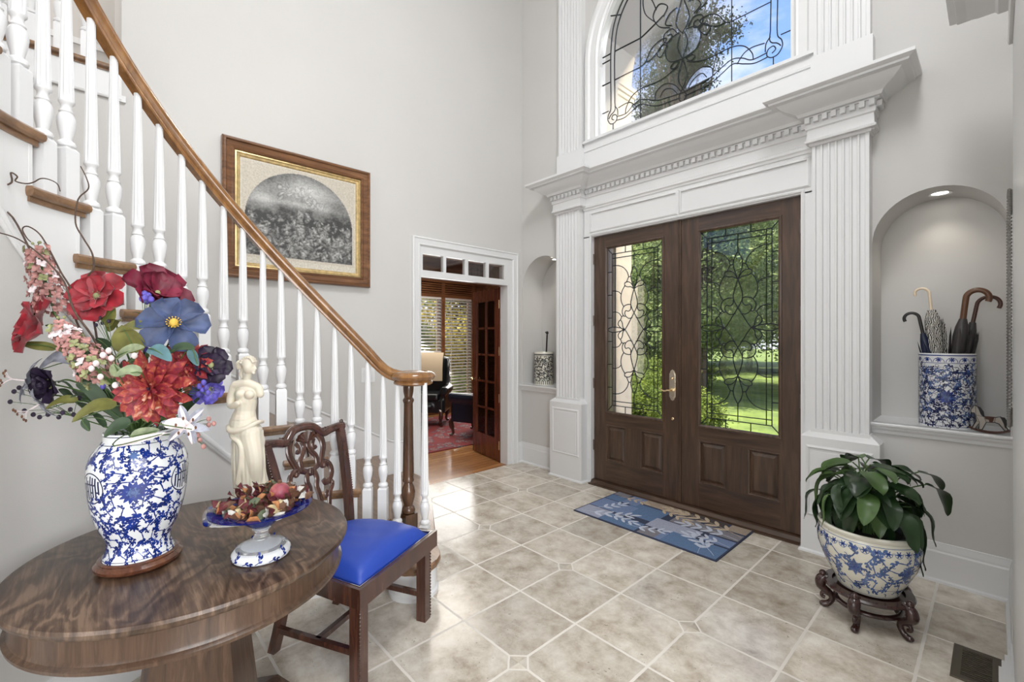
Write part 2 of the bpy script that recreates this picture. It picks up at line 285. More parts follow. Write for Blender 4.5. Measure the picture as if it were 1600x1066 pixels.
# ------------------------------------------------------------------ geometry toolkit
class MB:
    def __init__(s): s.v = []; s.f = []; s.m = []; s.mats = []
    def mi(s, mat):
        if mat not in s.mats: s.mats.append(mat)
        return s.mats.index(mat)
    def add(s, vs, fs, mat):
        o = len(s.v); s.v += [tuple(p) for p in vs]; k = s.mi(mat)
        for f in fs: s.f.append(tuple(i+o for i in f)); s.m.append(k)
        return s
    def box(s, a, b, mat, M=None):
        x0, y0, z0 = a; x1, y1, z1 = b
        vs = [(x0, y0, z0), (x1, y0, z0), (x1, y1, z0), (x0, y1, z0), (x0, y0, z1), (x1, y0, z1), (x1, y1, z1), (x0, y1, z1)]
        if M: vs = [M @ V(p) for p in vs]
        return s.add(vs, [(0, 3, 2, 1), (4, 5, 6, 7), (0, 1, 5, 4), (1, 2, 6, 5), (2, 3, 7, 6), (3, 0, 4, 7)], mat)
    def lathe(s, prof, mat, c=(0, 0, 0), n=32, flute=0, f0=0, f1=0, M=None, cap=True):
        vs = []; fs = []
        for k, (r, z) in enumerate(prof):
            for i in range(n):
                a = 2*pi*i/n; q = r*(1-flute*(i % 2)) if f0 <= k <= f1 and flute else r
                vs.append((c[0]+q*cos(a), c[1]+q*sin(a), c[2]+z))
        for k in range(len(prof)-1):
            for i in range(n):
                j = (i+1) % n; fs.append((k*n+i, k*n+j, (k+1)*n+j, (k+1)*n+i))
        if cap: fs += [tuple(range(n))[::-1], tuple(range((len(prof)-1)*n, len(prof)*n))]
        if M: vs = [M @ V(p) for p in vs]
        return s.add(vs, fs, mat)
    def sphere(s, c, r, mat, n=16, m=10, M=None):
        if not hasattr(r, '__len__'): r = (r, r, r)
        vs = [(0, 0, -1)]; fs = []
        for j in range(1, m):
            p = -pi/2+pi*j/m
            for i in range(n): vs.append((cos(p)*cos(2*pi*i/n), cos(p)*sin(2*pi*i/n), sin(p)))
        vs.append((0, 0, 1)); T = len(vs)-1
        for i in range(n):
            k = (i+1) % n; fs.append((0, 1+k, 1+i)); fs.append((T, T-n+i, T-n+k))
            for j in range(m-2): fs.append((1+j*n+i, 1+j*n+k, 1+(j+1)*n+k, 1+(j+1)*n+i))
        vs = [V((p[0]*r[0], p[1]*r[1], p[2]*r[2])) for p in vs]
        if M: vs = [M @ p for p in vs]
        return s.add([p+V(c) for p in vs], fs, mat)
    def tube(s, pts, r, mat, n=8, flat=1.0, up=None, closed=False, capped=True):
        pts = [V(p) for p in pts]; L = len(pts); rs = r if hasattr(r, '__len__') else [r]*L
        tg = []
        for i in range(L):
            a = pts[(i-1) % L] if (i or closed) else pts[0]; b = pts[(i+1) % L] if (i < L-1 or closed) else pts[-1]
            d = b-a; tg.append(d.normalized() if d.length > 1e-9 else V((0, 0, 1)))
        if up is None:
            x = tg[0].orthogonal().normalized(); X = [x]
            for i in range(1, L):
                x = (x-tg[i]*x.dot(tg[i])); x = x.normalized() if x.length > 1e-6 else tg[i].orthogonal().normalized(); X.append(x)
        else: X = [V(up).cross(t).normalized() if V(up).cross(t).length > 1e-5 else t.orthogonal().normalized() for t in tg]
        vs = []; fs = []
        for i in range(L):
            y = tg[i].cross(X[i])
            for k in range(n):
                a = 2*pi*k/n; vs.append(pts[i]+X[i]*cos(a)*rs[i]+y*sin(a)*rs[i]*flat)
        for i in range(L if closed else L-1):
            j = (i+1) % L
            for k in range(n):
                q = (k+1) % n; fs.append((i*n+k, i*n+q, j*n+q, j*n+k))
        if not closed and capped: fs += [tuple(range(n))[::-1], tuple(range((L-1)*n, L*n))]
        return s.add(vs, fs, mat)
    def sweep(s, path, prof, mat, up=(0, 0, 1), closed=False, cap=True):
        # mitred sweep: profile (a sideways to the right of travel, b along up)
        P = [V(p) for p in path]; U = V(up).normalized(); L = len(P); n = len(prof); vs = []
        for i in range(L):
            d0 = (P[i]-P[i-1]) if (i or closed) else (P[1]-P[0]); d1 = (P[(i+1) % L]-P[i]) if (i < L-1 or closed) else d0
            if not (i or closed): d0 = d1
            a = d0.cross(U).normalized(); b = d1.cross(U).normalized(); mt = (a+b)/(1+a.dot(b)) if a.dot(b) > -.99 else a
            for (pa, pb) in prof: vs.append(P[i]+mt*pa+U*pb)
        fs = []
        for i in range(L if closed else L-1):
            j = (i+1) % L
            for k in range(n):
                q = (k+1) % n; fs.append((i*n+k, i*n+q, j*n+q, j*n+k))
        if not closed and cap: fs += [tuple(range(n))[::-1], tuple(range((L-1)*n, L*n))]
        return s.add(vs, fs, mat)
    def prism(s, poly, ext, mat):
        # poly: 3d points (planar), ext: vector
        n = len(poly); e = V(ext); vs = [V(p) for p in poly]+[V(p)+e for p in poly]
        return s.add(vs, [tuple(range(n))[::-1], tuple(range(n, 2*n))]+[(i, (i+1) % n, n+(i+1) % n, n+i) for i in range(n)], mat)
    def blade(s, pts, w, mat, nrm=(0, 0, 1), fold=.25, wp=None, th=0, wave=0, cup=0, ph=0):
        # leaf or petal ribbon along pts
        pts = [V(p) for p in pts]; L = len(pts); vs = []; fs = []; nn = V(nrm).normalized()
        for i in range(L):
            t = (pts[min(i+1, L-1)]-pts[max(i-1, 0)]).normalized(); x = t.cross(nn)
            x = x.normalized() if x.length > 1e-4 else t.orthogonal().normalized()
            y = x.cross(t); u = i/(L-1); ww = w*(wp(u) if wp else sin(pi*min(1, u**.75))**.8)
            for k in (-1, -.5, 0, .5, 1):
                wz = wave*w*sin(u*14+k*2+ph)*abs(k)
                vs.append(pts[i]+x*ww*k*cos(fold*abs(k)*1.2)+y*(ww*abs(k)*fold+wz+cup*w*k*k))
        for i in range(L-1):
            for k in range(4): a = i*5+k; fs.append((a, a+1, a+6, a+5))
        return s.add(vs, fs, mat)
    def build(s, name, parent=None, smooth=35, world=True, **tags):
        vs = [V(p) for p in s.v]
        me = bpy.data.meshes.new(name); ob = bpy.data.objects.new(name, me)
        if parent is not None:
            if world:
                inv = wm(parent).inverted(); vs = [inv @ p for p in vs]
            ob.parent = parent
        else:
            xs = [p.x for p in vs]; ys = [p.y for p in vs]; z = min(p.z for p in vs)
            o = V(((min(xs)+max(xs))/2, (min(ys)+max(ys))/2, z)); vs = [p-o for p in vs]; ob.location = o
        me.from_pydata(vs, [], s.f)
        for mt in s.mats: me.materials.append(MATS[mt])
        me.polygons.foreach_set('material_index', s.m)
        me.validate(); finish(me, smooth)
        COL.objects.link(ob); tag(ob, **tags); return ob
def finish(me, smooth=35, fixn=True):
    if fixn:
        bm = bmesh.new(); bm.from_mesh(me); bmesh.ops.recalc_face_normals(bm, faces=bm.faces); bm.to_mesh(me); bm.free()
    if smooth:
        me.polygons.foreach_set('use_smooth', [True]*len(me.polygons)); me.set_sharp_from_angle(angle=rad(smooth))
    me.update()
def wm(o):
    m = Matrix.Translation(o.location) @ o.rotation_euler.to_matrix().to_4x4()
    return wm(o.parent) @ m if o.parent else m
def tag(o, label=None, cat=None, group=None, kind=None):
    if label: o['label'] = label
    if cat: o['category'] = cat
    if group: o['group'] = group
    if kind: o['kind'] = kind
def thing(name, loc, rz=0, **tags):
    o = bpy.data.objects.new(name, None); COL.objects.link(o); o.location = loc; o.rotation_euler = (0, 0, rz)
    o.empty_display_size = .05; tag(o, **tags); return o
ST = dict(kind='structure')
def copy_child(o, parent):
    c = o.copy(); COL.objects.link(c); c.parent = parent; return c
def copy_tree(root, loc, rz=0, label=None):
    r = root.copy(); COL.objects.link(r); r.location = loc; r.rotation_euler = (0, 0, rz)
    if label: r['label'] = label
    for ch in [o for o in COL.objects if o.parent == root]:
        c = copy_child(ch, r)
        for g in [o for o in COL.objects if o.parent == ch]: copy_child(g, c)
    return r
def plate(outline, holes, thick, M):
    # flat plate with holes: 2d curve filled and extruded, mapped by matrix M (local z = thickness direction, from 0 to thick)
    cu = bpy.data.curves.new('plate', 'CURVE'); cu.dimensions = '2D'; cu.fill_mode = 'BOTH'; cu.extrude = thick/2
    for pl in [outline]+holes:
        sp_ = cu.splines.new('POLY'); sp_.points.add(len(pl)-1); sp_.use_cyclic_u = True
        for i, (x, y) in enumerate(pl): sp_.points[i].co = (x, y, 0, 1)
    ob = bpy.data.objects.new('plate', cu); COL.objects.link(ob)
    dg = bpy.context.evaluated_depsgraph_get(); me = bpy.data.meshes.new_from_object(ob.evaluated_get(dg))
    vs = [M @ (v.co+V((0, 0, thick/2))) for v in me.vertices]; fs = [tuple(p.vertices) for p in me.polygons]
    bpy.data.objects.remove(ob); bpy.data.curves.remove(cu); bpy.data.meshes.remove(me)
    return vs, fs
MXZ = Matrix(((1, 0, 0, 0), (0, 0, 1, 0), (0, 1, 0, 0), (0, 0, 0, 1)))      # (x,z) plane, thickness +Y
MYZ = Matrix(((0, 0, 1, 0), (1, 0, 0, 0), (0, 1, 0, 0), (0, 0, 0, 1)))      # (y,z) plane, thickness +X
def rect(x0, z0, x1, z1): return [(x0, z0), (x1, z0), (x1, z1), (x0, z1)]
def arch(x0, x1, z0, zs, n=24, r=None):
    c = (x0+x1)/2; R = (x1-x0)/2
    return [(x0, z0), (x1, z0)]+[(c+R*cos(pi*i/n), zs+R*sin(pi*i/n)) for i in range(n+1)]
def remesh(mb, voxel, smooth_it=3, factor=.5):
    me = bpy.data.meshes.new('blob'); me.from_pydata([V(p) for p in mb.v], [], mb.f); ob = bpy.data.objects.new('blob', me); COL.objects.link(ob)
    bm = bmesh.new(); bm.from_mesh(me); bmesh.ops.recalc_face_normals(bm, faces=bm.faces); bm.to_mesh(me); bm.free()
    md = ob.modifiers.new('r', 'REMESH'); md.mode = 'VOXEL'; md.voxel_size = voxel
    if smooth_it: sm = ob.modifiers.new('s', 'SMOOTH'); sm.iterations = smooth_it; sm.factor = factor
    dg = bpy.context.evaluated_depsgraph_get(); e = bpy.data.meshes.new_from_object(ob.evaluated_get(dg))
    out = MB(); out.add([v.co.copy() for v in e.vertices], [tuple(p.vertices) for p in e.polygons], mb.mats[0])
    bpy.data.objects.remove(ob); bpy.data.meshes.remove(me); bpy.data.meshes.remove(e); return out
def spline(pts, k=6, closed=False):
    P = [V(p) if len(p) == 3 else V((*p, 0)) for p in pts]; n = len(P); out = []
    for i in range(n if closed else n-1):
        if closed: a, b, c, d = P[i-1], P[i], P[(i+1) % n], P[(i+2) % n]
        else: a, b, c, d = P[max(i-1, 0)], P[i], P[i+1], P[min(i+2, n-1)]
        for j in range(k):
            t = j/k; out.append(.5*((2*b)+(c-a)*t+(2*a-5*b+4*c-d)*t*t+(3*b-a-3*c+d)*t**3))
    if not closed: out.append(P[-1])
    return out

# ================================================================== SETTING
XL, XR, YF = -3.81, 0.065, 3.69
DC = -1.85            # centre line of the front door
def quadbox(name, a, b, mat, **k): return MB().box(a, b, mat).build(name, smooth=0, **k)
quadbox('floor', (XL, -3.5, -.1), (4.0, YF+.02, 0), 'travertine', **ST)
quadbox('floor', (-7.6, 1.2, -.1), (XL, 6.05, 0.0), 'hardwood', **ST)
# front wall: door opening, niches, arched window
NZ = 2.06
holes = [rect(-2.80, -.001, -.90, 2.50), arch(-2.70, -.985, 3.45, 4.24, 32), arch(-3.79, -3.15, .90, NZ), arch(-.545, .055, .90, NZ)]
vs, fs = plate([(XL-.2, 0), (-2.80, 0), (-2.80, 2.5), (-.90, 2.5), (-.90, 0), (XR+.2, 0), (XR+.2, 5.8), (XL-.2, 5.8)], holes[1:], .33, MXZ)
mb = MB(); mb.add([p+V((0, YF, 0)) for p in vs], fs, 'wall_paint')
mb.box((-3.95, YF+.33, .8), (-3.0, YF+.37, 2.6), 'wall_paint'); mb.box((-.7, YF+.33, .8), (.2, YF+.37, 2.6), 'wall_paint')
mb.build('wall_front', smooth=30, **ST)
quadbox('wall_outside', (-3.45, YF+.372, -.3), (-2.75, YF+.42, 3.3), 'stucco', **ST)
quadbox('wall_outside', (-.93, YF+.372, -.3), (.6, YF+.42, 3.3), 'stucco', **ST)
# left wall with study doorway (and open balcony above the stair)
vs, fs = plate([(.12, 0), (2.30, 0), (2.30, 2.30), (3.48, 2.30), (3.48, 0), (YF+.1, 0), (YF+.1, 5.8), (.12, 5.8), (.12, 5.8)][:8], [], .14, MYZ)
mb = MB(); mb.add([p+V((XL-.14, 0, 0)) for p in vs], fs, 'wall_paint')
mb.box((XL-.14, -3.5, 0), (XL, .12, 2.98), 'wall_paint'); mb.box((XL-.14, -3.5, 5.4), (XL, .12, 5.8), 'wall_paint')
mb.build('wall_left', smooth=0, **ST)
quadbox('wall_right', (XR, 2.76, 0), (XR+.16, YF, 5.8), 'wall_paint', **ST)
quadbox('wall_right', (XR, -3.5, 3.08), (XR+.16, 2.72, 5.8), 'wall_paint', **ST)
quadbox('wall_back', (XL, -3.62, 0), (4.1, -3.5, 5.8), 'wall_paint', **ST)
quadbox('wall_far', (4.0, -3.5, 0), (4.1, YF, 3.2), 'wall_paint', **ST)
quadbox('wall_far', (XR+.16, 3.3, 0), (4.0, 3.4, 3.2), 'wall_paint', **ST)
quadbox('ceiling', (-5.4, -3.6, 5.8), (XR+.2, YF+.4, 5.9), 'trim_white', **ST)
quadbox('ceiling', (XR+.16, -3.6, 3.15), (4.1, YF, 3.25), 'trim_white', **ST)
# upper hallway seen through the balcony rail
mb = MB().box((-5.2, -3.5, 3.0), (XL-.02, .12, 3.12), 'oak'); mb.build('floor', smooth=0, **ST)
mb = MB().box((-5.25, -3.5, 3.12), (-5.2, .2, 5.8), 'wall_paint').box((-5.2, .12, 3.12), (XL-.14, .2, 5.8), 'wall_paint'); mb.build('wall_hallway', smooth=0, **ST)
mb = MB().box((-5.2, -3.5, 3.12), (-5.18, .12, 3.27), 'trim_white').box((-5.2, -3.5, 3.9), (-5.185, .12, 3.95), 'trim_white'); mb.build('trim_1', smooth=0, **ST)

# baseboards
BB = [(0, 0), (.016, 0), (.016, .175), (.012, .185), (.012, .20), (.006, .222), (.006, .232), (0, .235)]
def baseboard(name, path):
    mb = MB(); mb.sweep(path, BB, 'trim_white'); mb.sweep(path, [(.016, 0), (.030, 0), (.028, .012), (.016, .02)], 'trim_white'); mb.build(name, smooth=20, **ST)
baseboard('baseboard_front', [(XL, YF, 0), (-3.24, YF, 0)])
baseboard('baseboard_front', [(-.48, YF, 0), (XR, YF, 0)])
baseboard('baseboard_right', [(XR, YF, 0), (XR, 3.05, 0)])
baseboard('baseboard_left', [(XL, 3.615, 0), (XL, YF, 0)])
baseboard('baseboard_back', [(4.0, -3.5, 0), (XL, -3.5, 0)])

# niche shelves (deep white sills with a moulded front)
for x0, x1 in ((-3.81, -3.12), (-.575, .065)):
    mb = MB(); mb.box((x0+.02, YF-.005, .875), (x1-.02 if x1 < 0 else .055, YF+.33, .914), 'trim_white')
    mb.sweep([(x0, YF, .914), (x1, YF, .914)], [(-.01, 0), (.045, 0), (.048, -.008), (.045, -.018), (.034, -.024), (.030, -.036), (.018, -.05), (.014, -.068), (-.0, -.07)], 'trim_white')
    mb.build('trim_2' if x0 < -1 else 'trim_3', smooth=20, **ST)

# study door casing and transom
mb = MB()
CP = [(0, 0), (0, .022), (.012, .030), (.022, .022), (.062, .018), (.066, .026), (.075, .026), (.085, .014), (.085, 0)]
def yz_frame(mb, y0, y1, z1, prof, mat, z0=0, x=XL):
    mb.sweep([(x, y0, z0), (x, y0, z1), (x, y1, z1), (x, y1, z0)], prof, mat, up=(1, 0, 0))
# outer edge to the left of travel, so give it negative a
yz_frame(mb, 2.221, 3.613, 2.438, [(a, b) for a, b in CP], 'trim_white')
mb.box((XL-.139, 2.295, 0), (XL+.003, 2.322, 2.34), 'trim_white'); mb.box((XL-.139, 3.46, 0), (XL+.003, 3.53, 2.34), 'trim_white')
mb.box((XL-.045, 2.31, 2.283), (XL+.006, 3.528, 2.36), 'trim_white'); mb.box((XL-.045, 2.31, 2.055), (XL+.006, 3.528, 2.12), 'trim_white'); mb.box((XL-.138, 2.32, 2.058), (XL-.045, 3.46, 2.118), 'study_wood_dull'); mb.box((XL-.138, 2.32, 2.286), (XL-.045, 3.46, 2.32), 'study_wood_dull')
for a, b in ((2.30, 2.34), (2.582, 2.615), (2.855, 2.897), (3.142, 3.181), (3.413, 3.53)): mb.box((XL-.044, a+.001, 2.11), (XL+.0045, min(b, 3.52), 2.29), 'trim_white')
mb.build('trim_4', smooth=20, **ST)
t_ = thing('window_3', (XL-.05, 2.88, 2.12), kind='structure')
for a, b in ((2.34, 2.582), (2.615, 2.855), (2.897, 3.142), (3.181, 3.413)): MB().box((XL-.020, a, 2.12), (XL-.016, b, 2.283), 'clear_glass').build('glass_pane', t_, 0)

# ---------------------------------------------------------------- front door surround
mb = MB()
TP = 'trim_white'
FY = 3.655   # face of the flat surround boards
mb.box((-2.86, FY, 0), (-2.765, YF+.05, 2.48), TP); mb.box((-.935, FY, 0), (-.84, YF+.05, 2.48), TP)
mb.box((-2.86, FY, 2.47), (-.84, YF+.05, 2.84), TP)
# head and side bead next to the door
mb.sweep([(-2.765, FY, 0), (-2.765, FY, 2.482), (-.935, FY, 2.482), (-.935, FY, 0)], [(0, 0), (0, .012), (-.012, .016), (-.022, .008), (-.022, 0)], TP, up=(0, -1, 0))
for x0, x1 in ((-2.76, -1.87), (-1.82, -.90)):
    mb.sweep([(x0, FY, 2.53), (x1, FY, 2.53), (x1, FY, 2.70), (x0, FY, 2.70)], [(-.0, .002), (0, .014), (.010, .014), (.022, .002)], TP, up=(0, -1, 0), closed=True)
mb.sweep([(-2.86, FY, 2.765), (-.84, FY, 2.765)], [(0, -.02), (.008, -.02), (.012, -.005), (.022, .005), (.022, .022), (0, .022)], TP)
# apron under the arched window, with sill
mb.box((-2.86, FY+.0, 3.05), (-.84, YF+.005, 3.43), TP)
mb.sweep([(-2.86, FY, 3.35), (-.84, FY, 3.35)], [(0, -.012), (.008, -.01), (.010, .0), (.004, .01), (0, .01)], TP)
mb.box((-2.86, FY-.028, 3.425), (-.84, YF+.10, 3.45), TP)
mb.build('trim_5', smooth=20, **ST)
# entablature: dentil band and crown stepping out over the two pilasters
def ent_path(o):   # o = extra offset outwards
    return None
xa, xb, xc, xd = -3.20, -2.835, -.875, -.52
yb, yp = 3.65, 3.565
path = [(xa-.0, YF, 0), (xa, yp, 0), (xb, yp, 0), (xb, yb, 0), (xc, yb, 0), (xc, yp, 0), (xd, yp, 0), (xd, YF, 0)]
mb = MB()
crown = [(0, 2.90), (.010, 2.90), (.014, 2.945), (.045, 2.952), (.05, 2.962), (.055, 2.972), (.075, 2.985), (.11, 2.998), (.135, 3.018), (.150, 3.035), (.185, 3.04), (.188, 3.052), (.205, 3.058), (.215, 3.066), (.215, 3.085), (0, 3.085), (-.04, 3.085), (-.04, 2.90)]
mb.sweep(path, crown, TP)
mb.sweep(path, [(-.04, 2.78), (.012, 2.78), (.016, 2.792), (.006, 2.80), (.002, 2.865), (.012, 2.872), (.014, 2.90), (-.04, 2.90)], TP)
mb.box((xa, yp+.03, 2.77), (xb, YF, 3.08), TP); mb.box((xc, yp+.03, 2.77), (xd, YF, 3.08), TP); mb.box((xb, yb+.02, 2.84), (xc, YF, 3.08), TP)
def dentils(x0, x1, y):
    n = int(round((x1-x0)/.052)); p = (x1-x0)/n
    for i in range(n): a = x0+p*(i+.22); mb.box((a, y-.038, 2.905), (a+p*.58, y, 2.942), TP); mb.box((a, y-.028, 2.942), (a+p, y, 2.95), TP)
dentils(xa-.02, xb+.02, yp); dentils(xc-.02, xd+.02, yp); dentils(xb+.01, xc-.01, yb)
for yy in range(2): 
    for x in (xa-.038, xd+.0): mb.box((x, yp+.02+.052*yy, 2.905), (x+.038, yp+.05+.052*yy, 2.942), TP)
mb.build('trim_6', smooth=20, **ST)
def pilaster(name, cx):
    mb = MB(); w = .155; y = 3.59
    # fluted shaft: profile in plan
    prof = [(cx-w, YF), (cx-w, y)]
    nfl = 7
    pitch = (2*w-.03)/nfl
    for i in range(nfl):
        a = cx-w+.015+pitch*i
        prof += [(a+.004, y), (a+.008, y+.012), (a+pitch-.010, y+.012), (a+pitch-.006, y)]
    prof += [(cx+w, y), (cx+w, YF)]
    mb.prism([(p[0], p[1], .83) for p in prof], (0, 0, 1.955), TP)
    mb.sweep([(cx-w, YF, 2.77), (cx-w, y, 2.77), (cx+w, y, 2.77), (cx+w, YF, 2.77)], [(-.01, -.012), (.010, -.010), (.014, 0), (.010, .012), (-.01, .012)], TP)
    # plinth with chamfered top and raised panel
    pw = .212; py = 3.553
    mb.box((cx-pw, py, 0), (cx+pw, YF, .785), TP)
    mb.sweep([(cx-pw, YF, 0), (cx-pw, py, 0), (cx+pw, py, 0), (cx+pw, YF, 0)], [(-.03, .785), (0, .785), (-.012, .80), (-.045, .825), (-.052, .838), (-.07, .84)], TP)
    mb.box((cx-w-.005, y-.005, .785), (cx+w+.005, YF, .836), TP)
    mb.sweep([(cx-pw, YF, 0), (cx-pw, py, 0), (cx+pw, py, 0), (cx+pw, YF, 0)], [(0, 0), (.014, 0), (.012, .012), (0, .02)], TP)
    mb.sweep([(cx-pw+.05, py, .27), (cx+pw-.05, py, .27), (cx+pw-.05, py, .71), (cx-pw+.05, py, .71)], [(0, .0), (0, .006), (.006, .009), (.016, .002), (.02, -.0)], TP, up=(0, -1, 0), closed=True)
    mb.box((cx-pw+.07, py-.004, .29), (cx+pw-.07, py, .69), TP)
    # upper order
    mb.box((cx-.17, 3.615, 3.08), (cx+.17, YF, 3.39), TP)
    prof2 = [(p[0], min(p[1]+.035, YF)) for p in prof]
    mb.prism([(p[0], p[1], 3.39) for p in prof2], (0, 0, 2.4), TP)
    mb.build(name, smooth=20, **ST)
pilaster('trim_7', -3.025); pilaster('trim_8', -.70)

# arched window: casing, sash edge, glass, lead came
mb = MB()
WX0, WX1, WZ0, WZS = -2.70, -.985, 3.45, 4.24
R = (WX1-WX0)/2; wc = (WX0+WX1)/2
ap = [(WX1, 3.69, WZ0)]+[(wc+R*cos(pi*i/40), 3.69, WZS+R*sin(pi*i/40)) for i in range(41)]+[(WX0, 3.69, WZ0)]
mb.sweep(ap, [(0, 0), (0, .02), (.018, .034), (.03, .03), (.085, .034), (.10, .05), (.13, .052), (.15, .04), (.15, 0)], TP, up=(0, -1, 0))
mb.sweep(ap, [(0, .0), (0, .012), (-.022, .012), (-.022, -.10), (0, -.10)], TP, up=(0, -1, 0))
wroot = thing('window_1', (wc, 3.72, WZ0), kind='structure'); mb.build('window_frame', wroot, 20)
gl = arch(WX0+.02, WX1-.02, WZ0, WZS, 32); vs, fs = plate(gl, [], .004, MXZ)
mb = MB(); mb.add([p+V((0, 3.722, 0)) for p in vs], fs, 'clear_glass'); mb.build('glass_pane', wroot, 0)
came = MB()
def lead(pts, r=.0042, k=6, mirror=wc, both=True, y=3.718, sm=True, mb=None):
    mb = mb or came
    for sg in ((1, -1) if both else (1,)):
        q = [(mirror+sg*(p[0]-mirror), y, p[1]) for p in pts]
        q = spline(q, k) if sm and len(q) > 2 else q
        mb.tube(q, r, 'lead_came', 6)
C_ = wc
def L(*p, **k): lead([(C_+a, b) for a, b in p], **k)
L((.60-.19, 3.45), (.41, 4.98), sm=False)
L((.69, 3.76), (.69, 4.30), (.62, 4.58), (.42, 4.80), (.12, 4.92), (0, 4.94)); L((.735, 3.76), (.735, 4.32), (.66, 4.62), (.44, 4.85), (.13, 4.97), (0, 4.985))
L((.735, 3.76), (.74, 3.70), (.765, 3.66), (.77, 3.61), (.74, 3.565), (.695, 3.56), (.665, 3.59), (.675, 3.63), (.71, 3.64), (.725, 3.61), (.70, 3.59))
L((.69, 3.76), (.685, 3.70), (.70, 3.67), (.735, 3.65), (.76, 3.62)); L((.69, 3.72), (.66, 3.68), (.655, 3.62))
L((.71, 3.555), (.71, 3.45), sm=False)
L((.665, 3.61), (.56, 3.605), (.49, 3.65), (.41, 3.675), (.32, 3.64), (.23, 3.60), (.10, 3.585), (0, 3.575))
L((.67, 3.575), (.58, 3.57), (.50, 3.60), (.42, 3.635), (.34, 3.60), (.24, 3.555), (.12, 3.545), (.02, 3.54))
L((.65, 3.69), (.56, 3.70), (.50, 3.68), (.45, 3.62)); L((.57, 3.60), (.56, 3.66), (.50, 3.74), (.40, 3.775), (.22, 3.77), (.10, 3.80), (.04, 3.83))
L((.735, 4.26), (.86, 4.26), sm=False); L((.69, 4.26), (.41, 4.25), sm=False); L((.735, 4.20), (.86, 4.20), sm=False); L((.735, 3.98), (.86, 3.98), sm=False); L((.69, 3.98), (.41, 3.98), sm=False); L((.76, 3.70), (.86, 3.70), sm=False)
L((.41, 4.25), (.35, 4.27), (.25, 4.31), (.18, 4.34)); L((.41, 3.98), (.36, 4.0), (.30, 4.09), (.22, 4.13), (.15, 4.12), (.2, 4.06), (.30, 4.0), (.36, 4.0))
L((.02, 4.09), (.045, 3.99), (0, 3.87)); L((0, 4.09), (.06, 4.2), (.02, 4.35), (0, 4.42)); L((0, 3.87), (.04, 3.72), (0, 3.61)); L((0, 3.61), (.035, 3.54), (0, 3.49))
L((0, 3.87), (.12, 3.90), (.16, 4.0), (.12, 4.09), (.03, 4.11)); L((.03, 3.86), (.07, 3.82), (.11, 3.84), (.08, 3.87), (.03, 3.86))
L((.05, 4.12), (.10, 4.18), (.17, 4.16), (.17, 4.09), (.11, 4.08), (.10, 4.13), (.14, 4.14)); L((.14, 4.05), (.20, 3.98), (.24, 4.02), (.19, 4.08), (.14, 4.05))
L((.02, 3.60), (.08, 3.68), (.17, 3.72), (.25, 3.68), (.26, 3.61)); L((.05, 3.59), (.10, 3.65), (.17, 3.67), (.21, 3.62)); L((.12, 4.2), (.22, 4.26), (.28, 4.38), (.22, 4.46), (.14, 4.40), (.18, 4.33)); L((0, 4.42), (.12, 4.5), (.2, 4.62), (.12, 4.7), (0, 4.62)); L((.05, 4.34), (.12, 4.32), (.16, 4.25), (.1, 4.21))
L((.25, 4.31), (.36, 4.45), (.38, 4.6), (.30, 4.55), (.25, 4.43)); L((0, 4.62), (0, 4.94), sm=False); L((.62, 4.58), (.76, 4.64), sm=False)
came.build('lead_came', wroot)
tg = MB()
for sg in (1, -1):
    vs, fs = plate([(wc+sg*x, z) for x, z in [(0, 3.87), (.12, 3.90), (.16, 4.0), (.12, 4.09), (.02, 4.1)]], [], .003, MXZ); tg.add([p+V((0, 3.7145, 0)) for p in vs], fs, 'textured_glass')
    vs, fs = plate([(wc+sg*x, z) for x, z in [(.02, 3.59), (.08, 3.68), (.17, 3.72), (.25, 3.68), (.26, 3.61)]], [], .003, MXZ); tg.add([p+V((0, 3.7145, 0)) for p in vs], fs, 'textured_glass')
tg.build('textured_glass', wroot)

